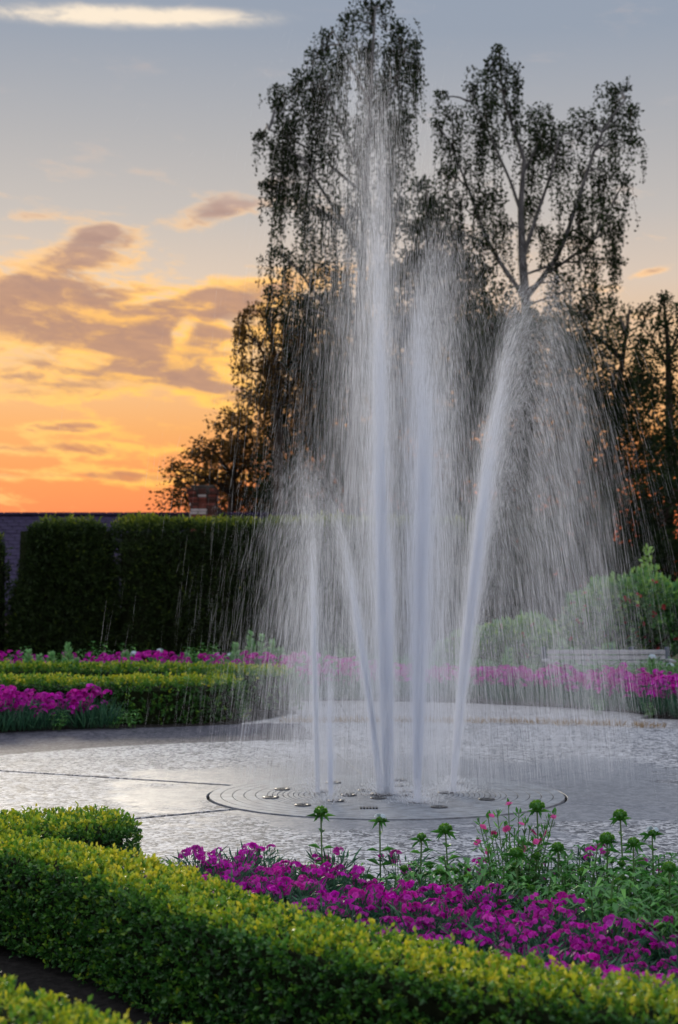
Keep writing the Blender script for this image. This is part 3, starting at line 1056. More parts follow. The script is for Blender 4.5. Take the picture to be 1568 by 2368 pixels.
def broad(label, depth_y, trunk_px, lobes, mat, n_clump, leaf=.12, tintoff=0.0, spread=1.0, shell=.45, name='broadleaf_tree'):
    """lobes: (px, py, rx, ry) at the tree's own distance"""
    Yd = depth_y
    ppm = 3800 / Yd
    x0 = W(trunk_px, 1400, Yd)[0]
    root = empty(name, (x0, Yd, 0), label, 'tree')
    inv = -np.array((x0, Yd, 0))
    cs = [W(px, py, Yd + rng.normal() * .8) for px, py, *_ in lobes]
    topc = max(cs, key=lambda c: c[2])
    m = MB()
    tp = np.array([(x0, Yd, -.1), (x0 + .1, Yd, 1.5), (x0 * .7 + topc[0] * .3, Yd, topc[2] * .55), (topc[0], Yd, topc[2])])
    tp = smooth_path(tp, 14)
    m.tube(tp + inv, np.linspace(.26, .04, 14), 8)
    m.obj('trunk', M['bark'], root, True)
    lb = MB()
    area = np.array([rx * ry for *_, rx, ry in lobes], float)
    area /= area.sum()
    LP, LD, LS = [], [], []
    for c, (px, py, rx, ry), fr in zip(cs, lobes, area):
        k = np.argmin(np.abs(tp[:, 2] - max(c[2] - .8, 1.0)))
        limb(lb, tp[k] + inv, c + inv, .09, .03, .05)
        nc = int(n_clump * fr * .80)
        v = rng.normal(size=(nc, 3))
        v /= np.linalg.norm(v, axis=1, keepdims=True)
        rad = rng.uniform(shell, 1.0, nc) ** .7
        R3 = np.array((rx, (rx + ry) * .5 * spread, ry)) / ppm
        bump = 1 + .16 * np.sin(v[:, 0] * 7 + px) * np.sin(v[:, 2] * 8 + py)
        cc = c + v * R3 * (rad * bump)[:, None]
        for q, w_ in zip(cc, v):
            if rng.random() < .10:
                limb(lb, c + inv, q + inv, .025, .008, .03, 5, 4)
            kk = int(rng.integers(34, 80))
            sp = rng.uniform(.13, .30)
            o = rng.normal(size=(kk, 3)) * sp * (1, 1, .7)
            LP.append(q + o)
            LD.append(o + w_ * .3 + rng.normal(size=(kk, 3)) * .3 + (0, 0, -.1))
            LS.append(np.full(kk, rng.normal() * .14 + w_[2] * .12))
    P, D, Sx = np.concatenate(LP), np.concatenate(LD), np.concatenate(LS)
    n = len(P)
    ln = leaf * rng.uniform(.65, 1.25, n)
    lm = MB()
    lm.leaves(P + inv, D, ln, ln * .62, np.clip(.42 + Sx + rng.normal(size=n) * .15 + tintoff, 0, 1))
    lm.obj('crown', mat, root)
    lb.obj('branches', M['bark'], root, True)
    return root


broad('spreading russet lit tree behind the chimney', 52, 520,
      [(490, 1040, 50, 36), (550, 990, 50, 45), (450, 1095, 46, 34), (520, 1100, 60, 50), (590, 1050, 60, 60), (420, 1150, 50, 26), (500, 1170, 70, 40), (600, 1140, 60, 60), (640, 1180, 60, 60)], M['oak'], 250, .13, shell=.25)
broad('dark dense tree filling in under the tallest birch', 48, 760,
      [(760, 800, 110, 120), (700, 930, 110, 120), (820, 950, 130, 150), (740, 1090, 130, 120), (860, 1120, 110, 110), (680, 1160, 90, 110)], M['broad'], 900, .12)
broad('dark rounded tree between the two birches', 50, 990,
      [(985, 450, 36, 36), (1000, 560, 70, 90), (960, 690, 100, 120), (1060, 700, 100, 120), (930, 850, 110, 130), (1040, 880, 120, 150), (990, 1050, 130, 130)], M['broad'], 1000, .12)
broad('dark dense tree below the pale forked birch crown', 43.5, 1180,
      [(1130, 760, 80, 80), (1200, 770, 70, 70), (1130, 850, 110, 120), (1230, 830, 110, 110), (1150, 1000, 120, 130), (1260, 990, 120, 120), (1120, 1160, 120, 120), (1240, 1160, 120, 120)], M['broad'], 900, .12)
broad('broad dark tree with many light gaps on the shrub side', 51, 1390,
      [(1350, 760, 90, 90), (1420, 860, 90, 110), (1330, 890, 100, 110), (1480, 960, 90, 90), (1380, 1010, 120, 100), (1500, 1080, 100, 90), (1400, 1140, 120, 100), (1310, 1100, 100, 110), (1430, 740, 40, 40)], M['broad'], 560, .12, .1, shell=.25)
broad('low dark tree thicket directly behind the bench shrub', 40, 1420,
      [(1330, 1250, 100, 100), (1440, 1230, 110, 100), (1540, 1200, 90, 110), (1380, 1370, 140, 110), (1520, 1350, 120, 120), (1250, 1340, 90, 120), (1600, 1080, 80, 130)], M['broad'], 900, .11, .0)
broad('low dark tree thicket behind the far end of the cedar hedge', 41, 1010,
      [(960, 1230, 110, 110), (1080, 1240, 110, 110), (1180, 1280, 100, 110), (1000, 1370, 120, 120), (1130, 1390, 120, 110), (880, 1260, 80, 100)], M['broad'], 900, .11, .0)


# ------------------------------------------------------------------ fountain disc
def fountain():
    f = empty('fountain', (FC[0], FC[1], 0), 'round floor fountain disc with concentric stone rings and small round nozzles', 'fountain')
    zt = 0.008
    radii = [1.455, 1.36, 1.265, 1.17, 1.075, .98]
    r = .937
    while r > .14:
        radii.append(r)
        r -= .043
    radii.append(0.10)
    for i in range(len(radii) - 1):
        ro, ri = radii[i] - .003, radii[i + 1] + .003
        b = .0008
        m = MB()
        z = zt
        m.lathe([(ro, -.1), (ro, z - b), (ro - b, z), (ri + b, z), (ri, z - b), (ri, -.1)], seg=128 if ro > .5 else 64)
        m.obj('ring', M['disc'], f)
    m = MB()
    m.lathe([(.1, -.1), (.1, zt), (.0005, zt + .002)], seg=32)
    m.obj('center_cap', M['disc'], f, True)
    nz = [(-0.477, 13.909), (-0.552, 13.362), (-0.282, 12.894), (0.081, 13.509), (0.222, 13.821), (-0.023, 13.147), (-0.12, 13.761), (-0.047, 14.37), (0.318, 13.321),
          (0.532, 14.55), (0.484, 14.131), (0.557, 13.778), (0.576, 13.468), (0.609, 13.069), (0.774, 12.782), (1.024, 14.324), (0.882, 13.676), (1.182, 13.242)]
    cap = MB()
    cap.lathe([(.066, .0), (.066, .006), (.060, .009), (.030, .009), (.026, .004), (.0005, .004)], seg=24)
    cm = cap.mesh('nozzle', True)
    cm.materials.append(M['nozzle'])
    for x, y in nz:
        o = link('nozzle', cm, None, f)
        o.location = (x - FC[0], y - FC[1], zt + .001)
    bp = MB()
    bp.lathe([(.095, .0), (.095, .008), (.085, .014), (.0005, .014)], seg=32)
    o = bp.obj('jet_plate', M['nozzle'], f, True)
    o.location = (.347 - FC[0], 13.55 - FC[1], zt + .001)
    gr = MB()
    for k in range(6):
        gr.box((.229 - FC[0] - .06 + k * .024, 12.73 - FC[1], zt + .006), (.013, .09, .01))
    gr.obj('drain_grate', M['nozzle'], f)
    return f


fountain()


# ------------------------------------------------------------------ water
def needles(P0, P1, w):
    """thin drops stretched from P0 to P1"""
    n = len(P0)
    d = P1 - P0
    l = np.linalg.norm(d, axis=1, keepdims=True) + 1e-9
    d = d / l
    r = rng.normal(size=(n, 3))
    a = np.cross(d, r)
    a /= np.linalg.norm(a, axis=1, keepdims=True) + 1e-9
    b = np.cross(d, a)
    w = np.broadcast_to(np.asarray(w, float), (n,))[:, None]
    mid = P0 + (P1 - P0) * .5
    V = np.stack((P0, mid + a * w, P1, mid - a * w), 1).reshape(-1, 3)
    F = np.arange(n * 4).reshape(n, 4)
    return V, F


def jet(label, base, h, vx, vy, n, sig, width=.00032, core_h=0.0, core_r=.03, s_tail=.17, shutter=.036):
    root = empty('water_jet', (base[0], base[1], .012), label, 'water jet')
    g = 9.81
    v0 = math.sqrt(2 * g * h)

    def drops(name, n, sig, width, shutter, bias, tail):
        s = np.clip(1 - np.abs(rng.normal(size=n)) * tail, .4, 1.02)
        vz = v0 * s
        t = 2 * vz / g * rng.random(n) ** bias
        sg = sig * (0.28 + 1.7 * rng.random(n) ** 3)
        vh = np.stack((vx * s + rng.normal(size=n) * sg, vy * s + rng.normal(size=n) * sg), 1)
        ph = rng.uniform(0, 6.28, 6)
        for q, fr in enumerate((7.0, 17.0, 41.0)):      # the stream wavers, so the water comes in ropes
            vh[:, 0] += np.minimum(t * 2.2, 1) * sig * (.34, .26, .18)[q] * np.sin(fr * t + ph[q])
            vh[:, 1] += np.minimum(t * 2.2, 1) * sig * (.34, .26, .18)[q] * np.sin(fr * t + ph[q + 3])
        p0 = rng.normal(size=(n, 2)) * core_r * .35

        def at(tt):
            return np.stack((p0[:, 0] + vh[:, 0] * tt, p0[:, 1] + vh[:, 1] * tt, vz * tt - .5 * g * tt * tt), 1)
        A = at(t)
        B = at(t + shutter * rng.uniform(.5, 1.3, n))
        B[:, 2] += np.where(np.abs(B[:, 2] - A[:, 2]) < .015, .015, 0)
        k = (A[:, 2] > .0) & (B[:, 2] > -.01)
        V, F = needles(A[k], B[k], width * rng.uniform(.6, 1.6, k.sum()))
        link(name, mesh_np(name, V, F), M['water'], root, 'stuff')

    drops('spray', int(n * 3.0), sig, width * .78, shutter * 1.35, 1.5, s_tail)
    drops('fine_spray', int(n * 3.3), sig * 1.25, width * .44, shutter * 1.9, 1.1, s_tail * 1.5)
    # splash where the jet leaves its nozzle and where drops come down round it
    k = int(500 + n * .06)
    a = rng.uniform(0, 6.28, k)
    r = np.abs(rng.normal(size=k)) * .10 + .02
    zz = rng.random(k) ** 2 * .16 * np.exp(-r * 4)
    P = np.stack((r * np.cos(a), r * np.sin(a), zz + .003), 1)
    D = np.stack((np.cos(a) * .5, np.sin(a) * .5, rng.uniform(.2, 1.2, k)), 1) * rng.uniform(.01, .035, k)[:, None]
    V, F = needles(P, P + D, .0012 * rng.uniform(.6, 1.6, k))
    link('splash', mesh_np('splash', V, F), M['water'], root, 'stuff')
    if core_h:
        # the unbroken water: a stout foot that parts into wavering ropes higher up
        m = MB()

        def path(hh, k=24):
            tt = np.linspace(0, 1, k)
            tc = (v0 - math.sqrt(max(v0 * v0 - 2 * g * hh, 0))) / g * tt
            return tt, tc, np.stack((vx * tc, vy * tc, v0 * tc - .5 * g * tc * tc), 1)
        tt, tc, P = path(core_h)
        m.tube(P, core_r * .95 * (1 - tt ** 1.6 * .8) * (1 + .18 * np.sin(tt * 31) * tt), 12)
        for k in range(7):
            tt, tc, P = path(h * rng.uniform(.35, .72), 40)
            ph = rng.uniform(0, 6.28, 4)
            amp = core_r * .45 + sig * .42 * tc
            P[:, 0] += amp * (np.sin(9 * tc + ph[0]) * .7 + np.sin(23 * tc + ph[1]) * .3) * np.minimum(tt * 6, 1)
            P[:, 1] += amp * (np.sin(9 * tc + ph[2]) * .7 + np.sin(23 * tc + ph[3]) * .3) * np.minimum(tt * 6, 1)
            m.tube(P, core_r * .30 * (1 - tt ** 1.3 * .93) * (1 + .35 * np.sin(tc * 60 + ph[0])), 6)
        m.obj('water_column', M['foam'], root, True)
    return root


jet('tallest water jet rising from the middle of the disc above the birch tops', (.39, 13.62), 6.35, -.15, 0.0, 22000, .20, core_h=.9, core_r=.028, s_tail=.22)
jet('thick central water jet leaning over and falling towards the hedges', (.345, 13.56), 2.75, -.80, -.05, 4800, .12, core_h=.55, core_r=.034)
jet('short upright water jet beside the leaning central jet', (.43, 13.58), 2.25, -.03, 0.0, 4000, .06, core_h=.7, core_r=.022)
jet('narrow water jet nearest the cedar hedges, on the disc edge side', (-.175, 13.68), 2.9, -.17, 0, 4300, .16, core_h=.4, core_r=.02)
jet('wide water jet rising from the nozzle closest to the camera', (.616, 13.03), 4.65, .14, 0, 24000, .21, core_h=.6, core_r=.028)
jet('bright water jet leaning away towards the bench side', (.94, 13.68), 4.35, .80, .1, 19000, .15, core_h=.7, core_r=.026)
jet('small low water jet bubbling between the nozzles', (-.065, 13.08), 1.2, -.05, 0, 1500, .10)


# ------------------------------------------------------------------ bench
def bench():
    x0, x1, Y = W(1262, 1510, 25.6)[0], W(1550, 1510, 25.6)[0], 25.6
    cx = (x0 + x1) / 2
    b = empty('garden_bench', (cx, Y, 0), 'weathered grey wooden garden bench with slatted back among the border plants', 'bench')
    Lb = x1 - x0
    for z in (.70, .615, .53, .445):
        m = MB()
        m.bevbox((0, .22 - (z - .4) * .1, z), (Lb - .08, .028, .07), .006)
        m.obj('back_slat', M['bench'], b)
    for k in range(4):
        m = MB()
        m.bevbox((0, -.22 + k * .115, .42), (Lb - .08, .095, .03), .006)
        m.obj('seat_slat', M['bench'], b)
    for x in (-Lb / 2, -Lb * .02 + .45, Lb / 2):
        m = MB()
        m.bevbox((x, .245, .39), (.075, .075, .78), .01)
        m.obj('leg', M['bench_post'], b)
        m = MB()
        m.bevbox((x, -.24, .21), (.075, .075, .42), .01)
        m.obj('leg', M['bench_post'], b)
    for x in (-Lb / 2, Lb / 2):
        m = MB()
        m.bevbox((x, -.03, .58), (.08, .46, .035), .008)
        m.obj('armrest', M['bench'], b)
    return b


bench()


# ------------------------------------------------------------------ plants
def grass_tuft(m, n, r, h, w, tint=.5, lean=.5):
    a = rng.uniform(0, 2 * math.pi, n)
    rr = r * np.sqrt(rng.random(n))
    P = np.stack((rr * np.cos(a), rr * np.sin(a), np.zeros(n)), 1)
    hh = h * rng.uniform(.5, 1.0, n)
    D = np.stack((np.cos(a) * lean * rng.random(n), np.sin(a) * lean * rng.random(n), np.ones(n)), 1) + rng.normal(size=(n, 3)) * .15
    m.leaves(P, D, hh, w, np.clip(tint + rng.normal(size=n) * .2, 0, 1), .08)


def floret(m, c, up, r, tint):
    """five notched petals round a centre"""
    up = np.array(up, float)
    up /= np.linalg.norm(up)
    a = np.cross(up, (0.3, .9, .1))
    a /= np.linalg.norm(a)
    b = np.cross(up, a)
    ph = rng.random() * 6.28
    for k in range(5):
        an = ph + k * 2 * math.pi / 5
        d = a * math.cos(an) + b * math.sin(an)
        e = -a * math.sin(an) + b * math.cos(an)
        lift = up * r * rng.uniform(-.05, .3)
        V = [c, c + d * r * .8 + e * r * .52 + lift, c + d * r * .86 + up * r * .12, c + d * r * .8 - e * r * .52 + lift]
        m.add(V, [(0, 1, 2, 3)], np.clip([tint - .25, tint + .1, tint, tint + .1], 0, 1))


def flower_head_mesh(name, nf, spread, r, mat):
    m = MB()
    for k in range(nf):
        v = rng.normal(size=3)
        v[2] = abs(v[2]) + .4
        v /= np.linalg.norm(v)
        c = v * np.array((spread, spread, spread * .6))
        floret(m, c, v * (1, 1, .8) + rng.normal(size=3) * .25, r * rng.uniform(.8, 1.15), rng.uniform(.25, .85))
    me = m.mesh(name)
    me.materials.append(mat)
    return me


heads = [flower_head_mesh('flower_head', nf, sp, r, M['magenta']) for nf, sp, r in ((11, .030, .0125), (9, .027, .013), (13, .034, .012), (6, .020, .013), (15, .038, .012))]


def dianthus_proto(nh, R=.13, h=.27):
    d = empty('dianthus_clump', (0, 0, 0), 'x', 'flowers')
    m = MB()
    n = 210
    a = rng.uniform(0, 2 * math.pi, n)
    rr = R * np.sqrt(rng.random(n)) * .9
    z = rng.uniform(0, h * .84, n)
    P = np.stack((rr * np.cos(a), rr * np.sin(a), z), 1)
    D = np.stack((np.cos(a), np.sin(a), np.full(n, .9)), 1) + rng.normal(size=(n, 3)) * .55
    m.leaves(P, D, rng.uniform(.05, .10, n), .010, np.clip(.45 + rng.normal(size=n) * .22, 0, 1), .1)
    hp = []
    for k in range(nh):
        an = k * 2.4 + rng.normal() * .3
        q = R * 1.05 * math.sqrt((k + .5) / nh)
        p = np.array((q * math.cos(an), q * math.sin(an), h * rng.uniform(.66, 1.12) - q * .35))
        hp.append(p)
        st = np.array((p[0] * .45, p[1] * .45, 0))
        m.tube([st, (st + p) / 2 + (0, 0, .02), p], [.0028, .0022, .002], 3, .45, cap=False)
        # calyx buds under the head
        bn = 5
        m.leaves(p + rng.normal(size=(bn, 3)) * .012 - (0, 0, .015), rng.normal(size=(bn, 3)) * .5 + (0, 0, 1), .025, .009, .6)
    m.obj('foliage', M['grassy'], d)
    for p in hp:
        o = link('flower_head', random.choice(heads), None, d)
        o.location = p
        o.rotation_euler = (rng.normal() * .2 + .12, rng.normal() * .2, rng.random() * 6)
        s = rng.uniform(.85, 1.2)
        o.scale = (s, s, s)
    return d


def in_poly(x, y, poly):
    r = False
    j = len(poly) - 1
    for i in range(len(poly)):
        xi, yi = poly[i]
        xj, yj = poly[j]
        if (yi > y) != (yj > y) and x < (xj - xi) * (y - yi) / (yj - yi) + xi:
            r = not r
        j = i
    return r


def scatter(poly, dmin, tries=4000):
    xs = [p[0] for p in poly]
    ys = [p[1] for p in poly]
    out = []
    for _ in range(tries):
        x, y = random.uniform(min(xs), max(xs)), random.uniform(min(ys), max(ys))
        if in_poly(x, y, poly) and all((x - a) ** 2 + (y - b) ** 2 > dmin * dmin for a, b in out):
            out.append((x, y))
    return out


def spread(protos, spots, z, label, group, s0=.85, s1=1.15):
    first = set()
    for x, y in spots:
        i = random.randrange(len(protos))
        p = protos[i]
        rz, sc = random.uniform(0, 6.28), random.uniform(s0, s1)
        if i not in first:
            first.add(i)
            o = place(p, (x, y, z), rz, sc)
        else:
            o = dup(p, (x, y, z), rz, sc)
        o['label'], o['group'] = label(x, y) if callable(label) else (label, group)
    for i, p in enumerate(protos):
        if i not in first:
            for c in list(p.children):
                bpy.data.objects.remove(c)
            bpy.data.objects.remove(p)


def near_zone(x, y):
    d = seg_dist(np.array([(x, y)]), np.array([(-.95, 7.42), (-.47, 6.56), (0.02, 5.90), (.55, 5.40), (1.05, 5.02), (1.9, 4.55)]))[0][0]
    a = 'in the row along the front hedge' if d < .62 else 'in mid bed' if d < 1.15 else 'on the plaza side'
    b = ('narrow bed end', 'below the round green buds', 'below the lance leaves')[0 if x < -.25 else 1 if x < .75 else 2]
    return 'magenta dianthus clump ' + a + ', ' + b, 'near dianthus ' + a + ', ' + b


def far_zone(x, y):
    b = ('half hidden behind the fountain spray', 'between spray and garden bench', 'below the garden bench', 'past the bench end at the border edge')[0 if x < 1.6 else 1 if x < 3 else 2 if x < 4.3 else 3]
    return 'magenta dianthus clump in the curved far border ' + b, 'far border dianthus ' + b


def far_green(x, y):
    b = ('half hidden behind the fountain spray', 'between spray and bench', 'in front of the bench', 'past the bench end')[0 if x < 1.6 else 1 if x < 3.2 else 2 if x < 5 else 3]
    return 'bushy green perennial above far magenta flowers ' + b, 'far border perennials ' + b


def leafy_zone(x, y):
    b = ('before', 'around', 'past')[0 if x < .75 else 1 if x < 1.15 else 2] + ' the wispy pink clump'
    c = 'at the plaza edge' if y > 8.1 else 'behind the magenta dianthus'
    return 'lance-leaved green plant ' + b + ', ' + c, 'leafy plants ' + b + ' ' + c


def cedar_zone(x, y):
    b = ('in front of the lone cedar block', 'in front of the longest cedar hedge', 'behind the fall of spray')[0 if x < -4 else 1 if x < -1.6 else 2]
    return b


near_poly = [(-1.0, 8.35), (-.85, 8.75), (-.4, 8.95), (-.1, 8.6), (.15, 8.3), (.45, 8.15), (.8, 7.7), (1.2, 7.2), (1.7, 6.8), (1.9, 6.0), (1.7, 5.35), (1.15, 5.6), (.6, 6.05), (.2, 6.6), (-.3, 7.3), (-.65, 7.9)]
spread([dianthus_proto(n) for n in (12, 15, 10, 16, 9, 14)], scatter(near_poly, .153), .004,
       near_zone, None)
rear_poly = [(-.15, 8.6), (.5, 8.75), (1.7, 8.8), (1.7, 8.45), (.6, 8.4), (0, 8.25)]
spread([dianthus_proto(n, .11, .33) for n in (5, 6)], scatter(rear_poly, .32), .004,
       'magenta dianthus clump among green leaves at the plaza side of the near bed', 'dianthus clumps at the plaza edge')


def leafy_proto(n, h, R, llen=.165, lw=.033, buds=2, name='leafy_plant', mat=None):
    d = empty(name, (0, 0, 0), 'x', 'plant')
    m = MB()
    st = MB()
    tops = []
    for k in range(n):
        a = rng.uniform(0, 6.28)
        q = R * math.sqrt(rng.random())
        b = np.array((q * math.cos(a) * .5, q * math.sin(a) * .5, 0))
        hh = h * rng.uniform(.65, 1.05)
        t = b + np.array((math.cos(a) * q * .7, math.sin(a) * q * .7, hh))
        st.tube([b, (b + t) / 2, t], [.005, .0045, .0035], 4)
        tops.append(t)
        nl = int(hh / .045)
        for i in range(nl):
            f = (i + 1) / nl
            p = b + (t - b) * f
            an = (i % 2) * 1.57 + a + rng.normal() * .3
            for sgn in (0, math.pi):
                D = np.array((math.cos(an + sgn), math.sin(an + sgn), rng.uniform(.1, .8)))
                roll = np.array((0, 0, 1.0))
                # two-piece leaf: rises, then arches over
                L1 = llen * rng.uniform(.7, 1.1) * (1.1 - .45 * f)
                dn = D / np.linalg.norm(D)
                s_ = np.cross(dn, roll)
                s_ /= np.linalg.norm(s_)
                w_ = lw * (1.1 - .3 * f) / 2
                tip = p + dn * L1 * .55 + np.array((dn[0], dn[1], dn[2] - .9)) * L1 * .45
                mid = p + dn * L1 * .55
                V = [p + s_ * w_ * .3, p - s_ * w_ * .3, mid - s_ * w_, mid + s_ * w_, tip, mid + (0, 0, -.004)]
                tt = np.clip(.5 + rng.normal() * .22, 0, 1)
                m.add(V, [(0, 1, 5, 3), (1, 2, 5, 1)][:1], tt)
                m.add(V, [(1, 2, 5), (5, 2, 4), (3, 5, 4)], tt)
    m.obj('leaves', mat or M['leafy'], d)
    st.obj('stems', M['stem'], d)
    for t in tops[:buds]:
        o = link('bud', bud_mesh, None, d)
        o.location = t
        o.scale = (.6, .6, .6)
    return d


def make_bud(rad=.034):
    m = MB()
    n = 190
    v = rng.normal(size=(n, 3))
    v[:, 2] = np.abs(v[:, 2]) * 1.0 - .25
    v /= np.linalg.norm(v, axis=1, keepdims=True)
    m.leaves(v * rad * (.72, .72, .62), v + rng.normal(size=(n, 3)) * .2 + (0, 0, .35), rad * .46, rad * .22, np.clip(.45 + v[:, 2] * .25 + rng.normal(size=n) * .15, 0, 1), .05)
    m.lathe([(.001, -.8 * rad), (rad * .6, -.45 * rad), (rad * .78, 0), (rad * .6, .42 * rad), (.001, .62 * rad)], seg=10, tint=.3)
    me = m.mesh('bud')
    me.materials.append(M['bud'])
    return me


bud_mesh = make_bud()


def make_white_head(rad=.036):
    m = MB()
    for k in range(15):
        v = rng.normal(size=3)
        v[2] = abs(v[2]) * .7 + .1
        v /= np.linalg.norm(v)
        floret(m, v * rad * (.8, .8, .55), v, .012, rng.uniform(.3, 1))
    me = m.mesh('flower_head')
    me.materials.append(M['whitepetal'])
    return me


white_mesh = make_white_head()

green_poly = [(.32, 8.35), (.7, 8.05), (1.0, 7.6), (1.2, 7.15), (1.6, 6.9), (2.0, 7.0), (2.1, 8.6), (1.3, 8.65), (.5, 8.6)]
spread([leafy_proto(k, h, .10, buds=b) for k, h, b in ((6, .34, 1), (7, .30, 2), (5, .38, 1), (6, .32, 0))], scatter(green_poly, .17), .004,
       leafy_zone, None)
spread([leafy_proto(6, .24, .09, .09, .02, 0), leafy_proto(6, .27, .09, .09, .02, 0)], [(.02, 8.35), (.12, 8.15), (-.05, 8.5), (.22, 8.3), (.3, 8.05), (-.2, 8.55), (.1, 8.6)], .004,
       'low fresh green plant at the plaza edge between dianthus clumps', 'low green plants at the plaza edge')


def tall_bud(px, py, Y, label, head='bud', lean=0.0, nl=3, sc=1.0):
    p = W(px, py, Y)
    d = empty('tall_budded_stem', (p[0] + lean, Y, .004), label, 'flower')
    h = p[2]
    m = MB()
    top = np.array((-lean, 0, h))
    b = np.array((0, 0, 0))
    P = np.array([b, top * .5 + (lean * .15, 0, 0), top])
    m.tube(smooth_path(P, 8), np.linspace(.0055, .004, 8), 5)
    m.obj('stem', M['stem'], d)
    lf = MB()
    for i in range(nl + 2):
        f = .35 + .6 * i / (nl + 1)
        q = top * f
        a = i * 1.57 + rng.normal() * .4
        for s in (0, math.pi):
            L1 = .12 * rng.uniform(.7, 1.15) * (1.15 - .5 * f)
            dn = np.array((math.cos(a + s), math.sin(a + s) * .7, .55))
            dn /= np.linalg.norm(dn)
            e = np.cross(dn, (0, 0, 1.))
            e /= np.linalg.norm(e)
            mid = q + dn * L1 * .5
            tip = mid + (dn + (0, 0, -.75)) * L1 * .55
            w_ = .011
            V = [q, mid - e * w_, mid + e * w_, tip]
            lf.add(V, [(0, 1, 3), (0, 3, 2)], np.clip(.45 + rng.normal() * .2, 0, 1))
    # bracts hanging under the head
    for k in range(4):
        a = k * 1.6 + rng.random()
        dn = np.array((math.cos(a), math.sin(a), -.35)) * rng.uniform(.7, 1.3)
        V = [top + (0, 0, -.012), top + dn * .03 + (.006, 0, -.006), top + dn * .03 + (-.006, 0, -.012), top + dn * .055 + (0, 0, -.035)]
        lf.add(V, [(0, 1, 3), (0, 3, 2)], .4)
    lf.obj('leaves', M['leafy'], d)
    me = bud_mesh if head == 'bud' else white_mesh
    o = link('bud' if head == 'bud' else 'flower_head', me, None, d)
    o.location = top
    o.scale = (sc, sc, sc)
    if head != 'bud':
        o2 = link('bud', bud_mesh, None, d)
        o2.location = top - np.array((-.008, 0, .012))
        o2.scale = (.8, .8, .6)
    return d


for px, py, Y, lab, hd, ln, sc in (
        (742, 1880, 8.55, 'tall budded stem standing apart over the pink flowers by the paving joint', 'bud', .01, 1.0),
        (878, 1893, 8.65, 'pale blue white flower head on tall stem in front of the fountain drain', 'white', .005, 1.0),
        (1030, 1920, 8.5, 'round green bud on short stem left of the pink wispy clump', 'bud', .02, 1.0),
        (975, 1938, 8.5, 'small green bud half way between white bloom and round bud', 'bud', -.01, .7),
        (1242, 1868, 8.5, 'largest round green bud topping the wispy pink clump', 'bud', .01, 1.12),
        (1434, 1888, 8.4, 'green bud with two long spreading leaves, against pale paving', 'bud', .02, 1.0),
        (1404, 1942, 8.2, 'fat green bud just below the long-leaved one', 'bud', 0, 1.05),
        (1508, 1924, 8.2, 'pale blue white flower head nearest the right picture edge', 'white', .01, 1.05),
        (1195, 1975, 8.2, 'low green bud under the wispy pink clump', 'bud', 0, .9),
        (1290, 1962, 8.2, 'low green bud between leafy plants and wispy clump', 'bud', .01, .85),
        (1465, 1950, 8.1, 'low green bud between the fat bud and white bloom', 'bud', 0, .8),
        (1548, 2008, 7.6, 'lowest green bud at the picture edge among leaves', 'bud', 0, .85)):
    tall_bud(px, py, Y, lab, hd, ln, 3, sc)


def wispy():
    c = W(1190, 1990, 8.35)
    d = empty('wispy_pink', (c[0], 8.4, .004), 'tall airy clump of narrow stems with small pink flowers and buds at the paving edge', 'flowers')
    st, lf = MB(), MB()
    pts = []
    for px, py in ((1108, 1900), (1128, 1888), (1122, 1925), (1150, 1880), (1176, 1862), (1168, 1905), (1200, 1880), (1215, 1900), (1225, 1918), (1190, 1925), (1260, 1915), (1283, 1880), (1270, 1895), (1145, 1935), (1110, 1945), (1165, 1950), (1205, 1945), (1235, 1945), (1180, 1965), (1250, 1935), (1130, 1960)):
        q = W(px, py, 8.4 + rng.uniform(-.15, .15)) - np.array((c[0], 8.4, .004))
        b = np.array((q[0] * .35, q[1] * .5, 0))
        P = smooth_path(np.array([b, (b + q) / 2 + (0, 0, .03), q]), 6)
        st.tube(P, np.linspace(.004, .0022, 6), 4)
        nl = 10
        for i in range(nl):
            p = b + (q - b) * ((i + 1) / (nl + .5))
            D = np.array((rng.normal(), rng.normal(), 1.0))
            lf.leaves([p, p], [D, D * (-1, -1, 1)], .055, .009, np.clip(.4 + rng.normal() * .2, 0, 1))
        nb = 4
        lf.leaves(q + rng.normal(size=(nb, 3)) * .006 - (0, 0, .008), rng.normal(size=(nb, 3)) * .25 + (0, 0, 1), .034, .014, .5)
        pts.append(q)
    st.obj('stems', M['stem'], d)
    lf.obj('leaves', M['leafy'], d)
    fm = MB()
    for k in range(3):
        floret(fm, np.array((rng.normal() * .008, rng.normal() * .008, k * .003)), (rng.normal() * .3, -.3, 1), .017, rng.uniform(.3, .9))
    fme = fm.mesh('flower_head')
    fme.materials.append(M['pinkpetal'])
    for k, q in enumerate(pts):
        if k % 3 != 0:
            o = link('flower_head', fme, None, d)
            o.location = q + np.array((rng.normal() * .012, -.01, -.01 + rng.normal() * .02))
            o.rotation_euler = (rng.normal() * .5 + .2, rng.normal() * .5, rng.random() * 6)
    return d


wispy()


# ------------------------------------------------------------------ far borders
far_heads = [flower_head_mesh('flower_head', nf, sp, r, M['magenta']) for nf, sp, r in ((14, .055, .021), (11, .046, .022))]


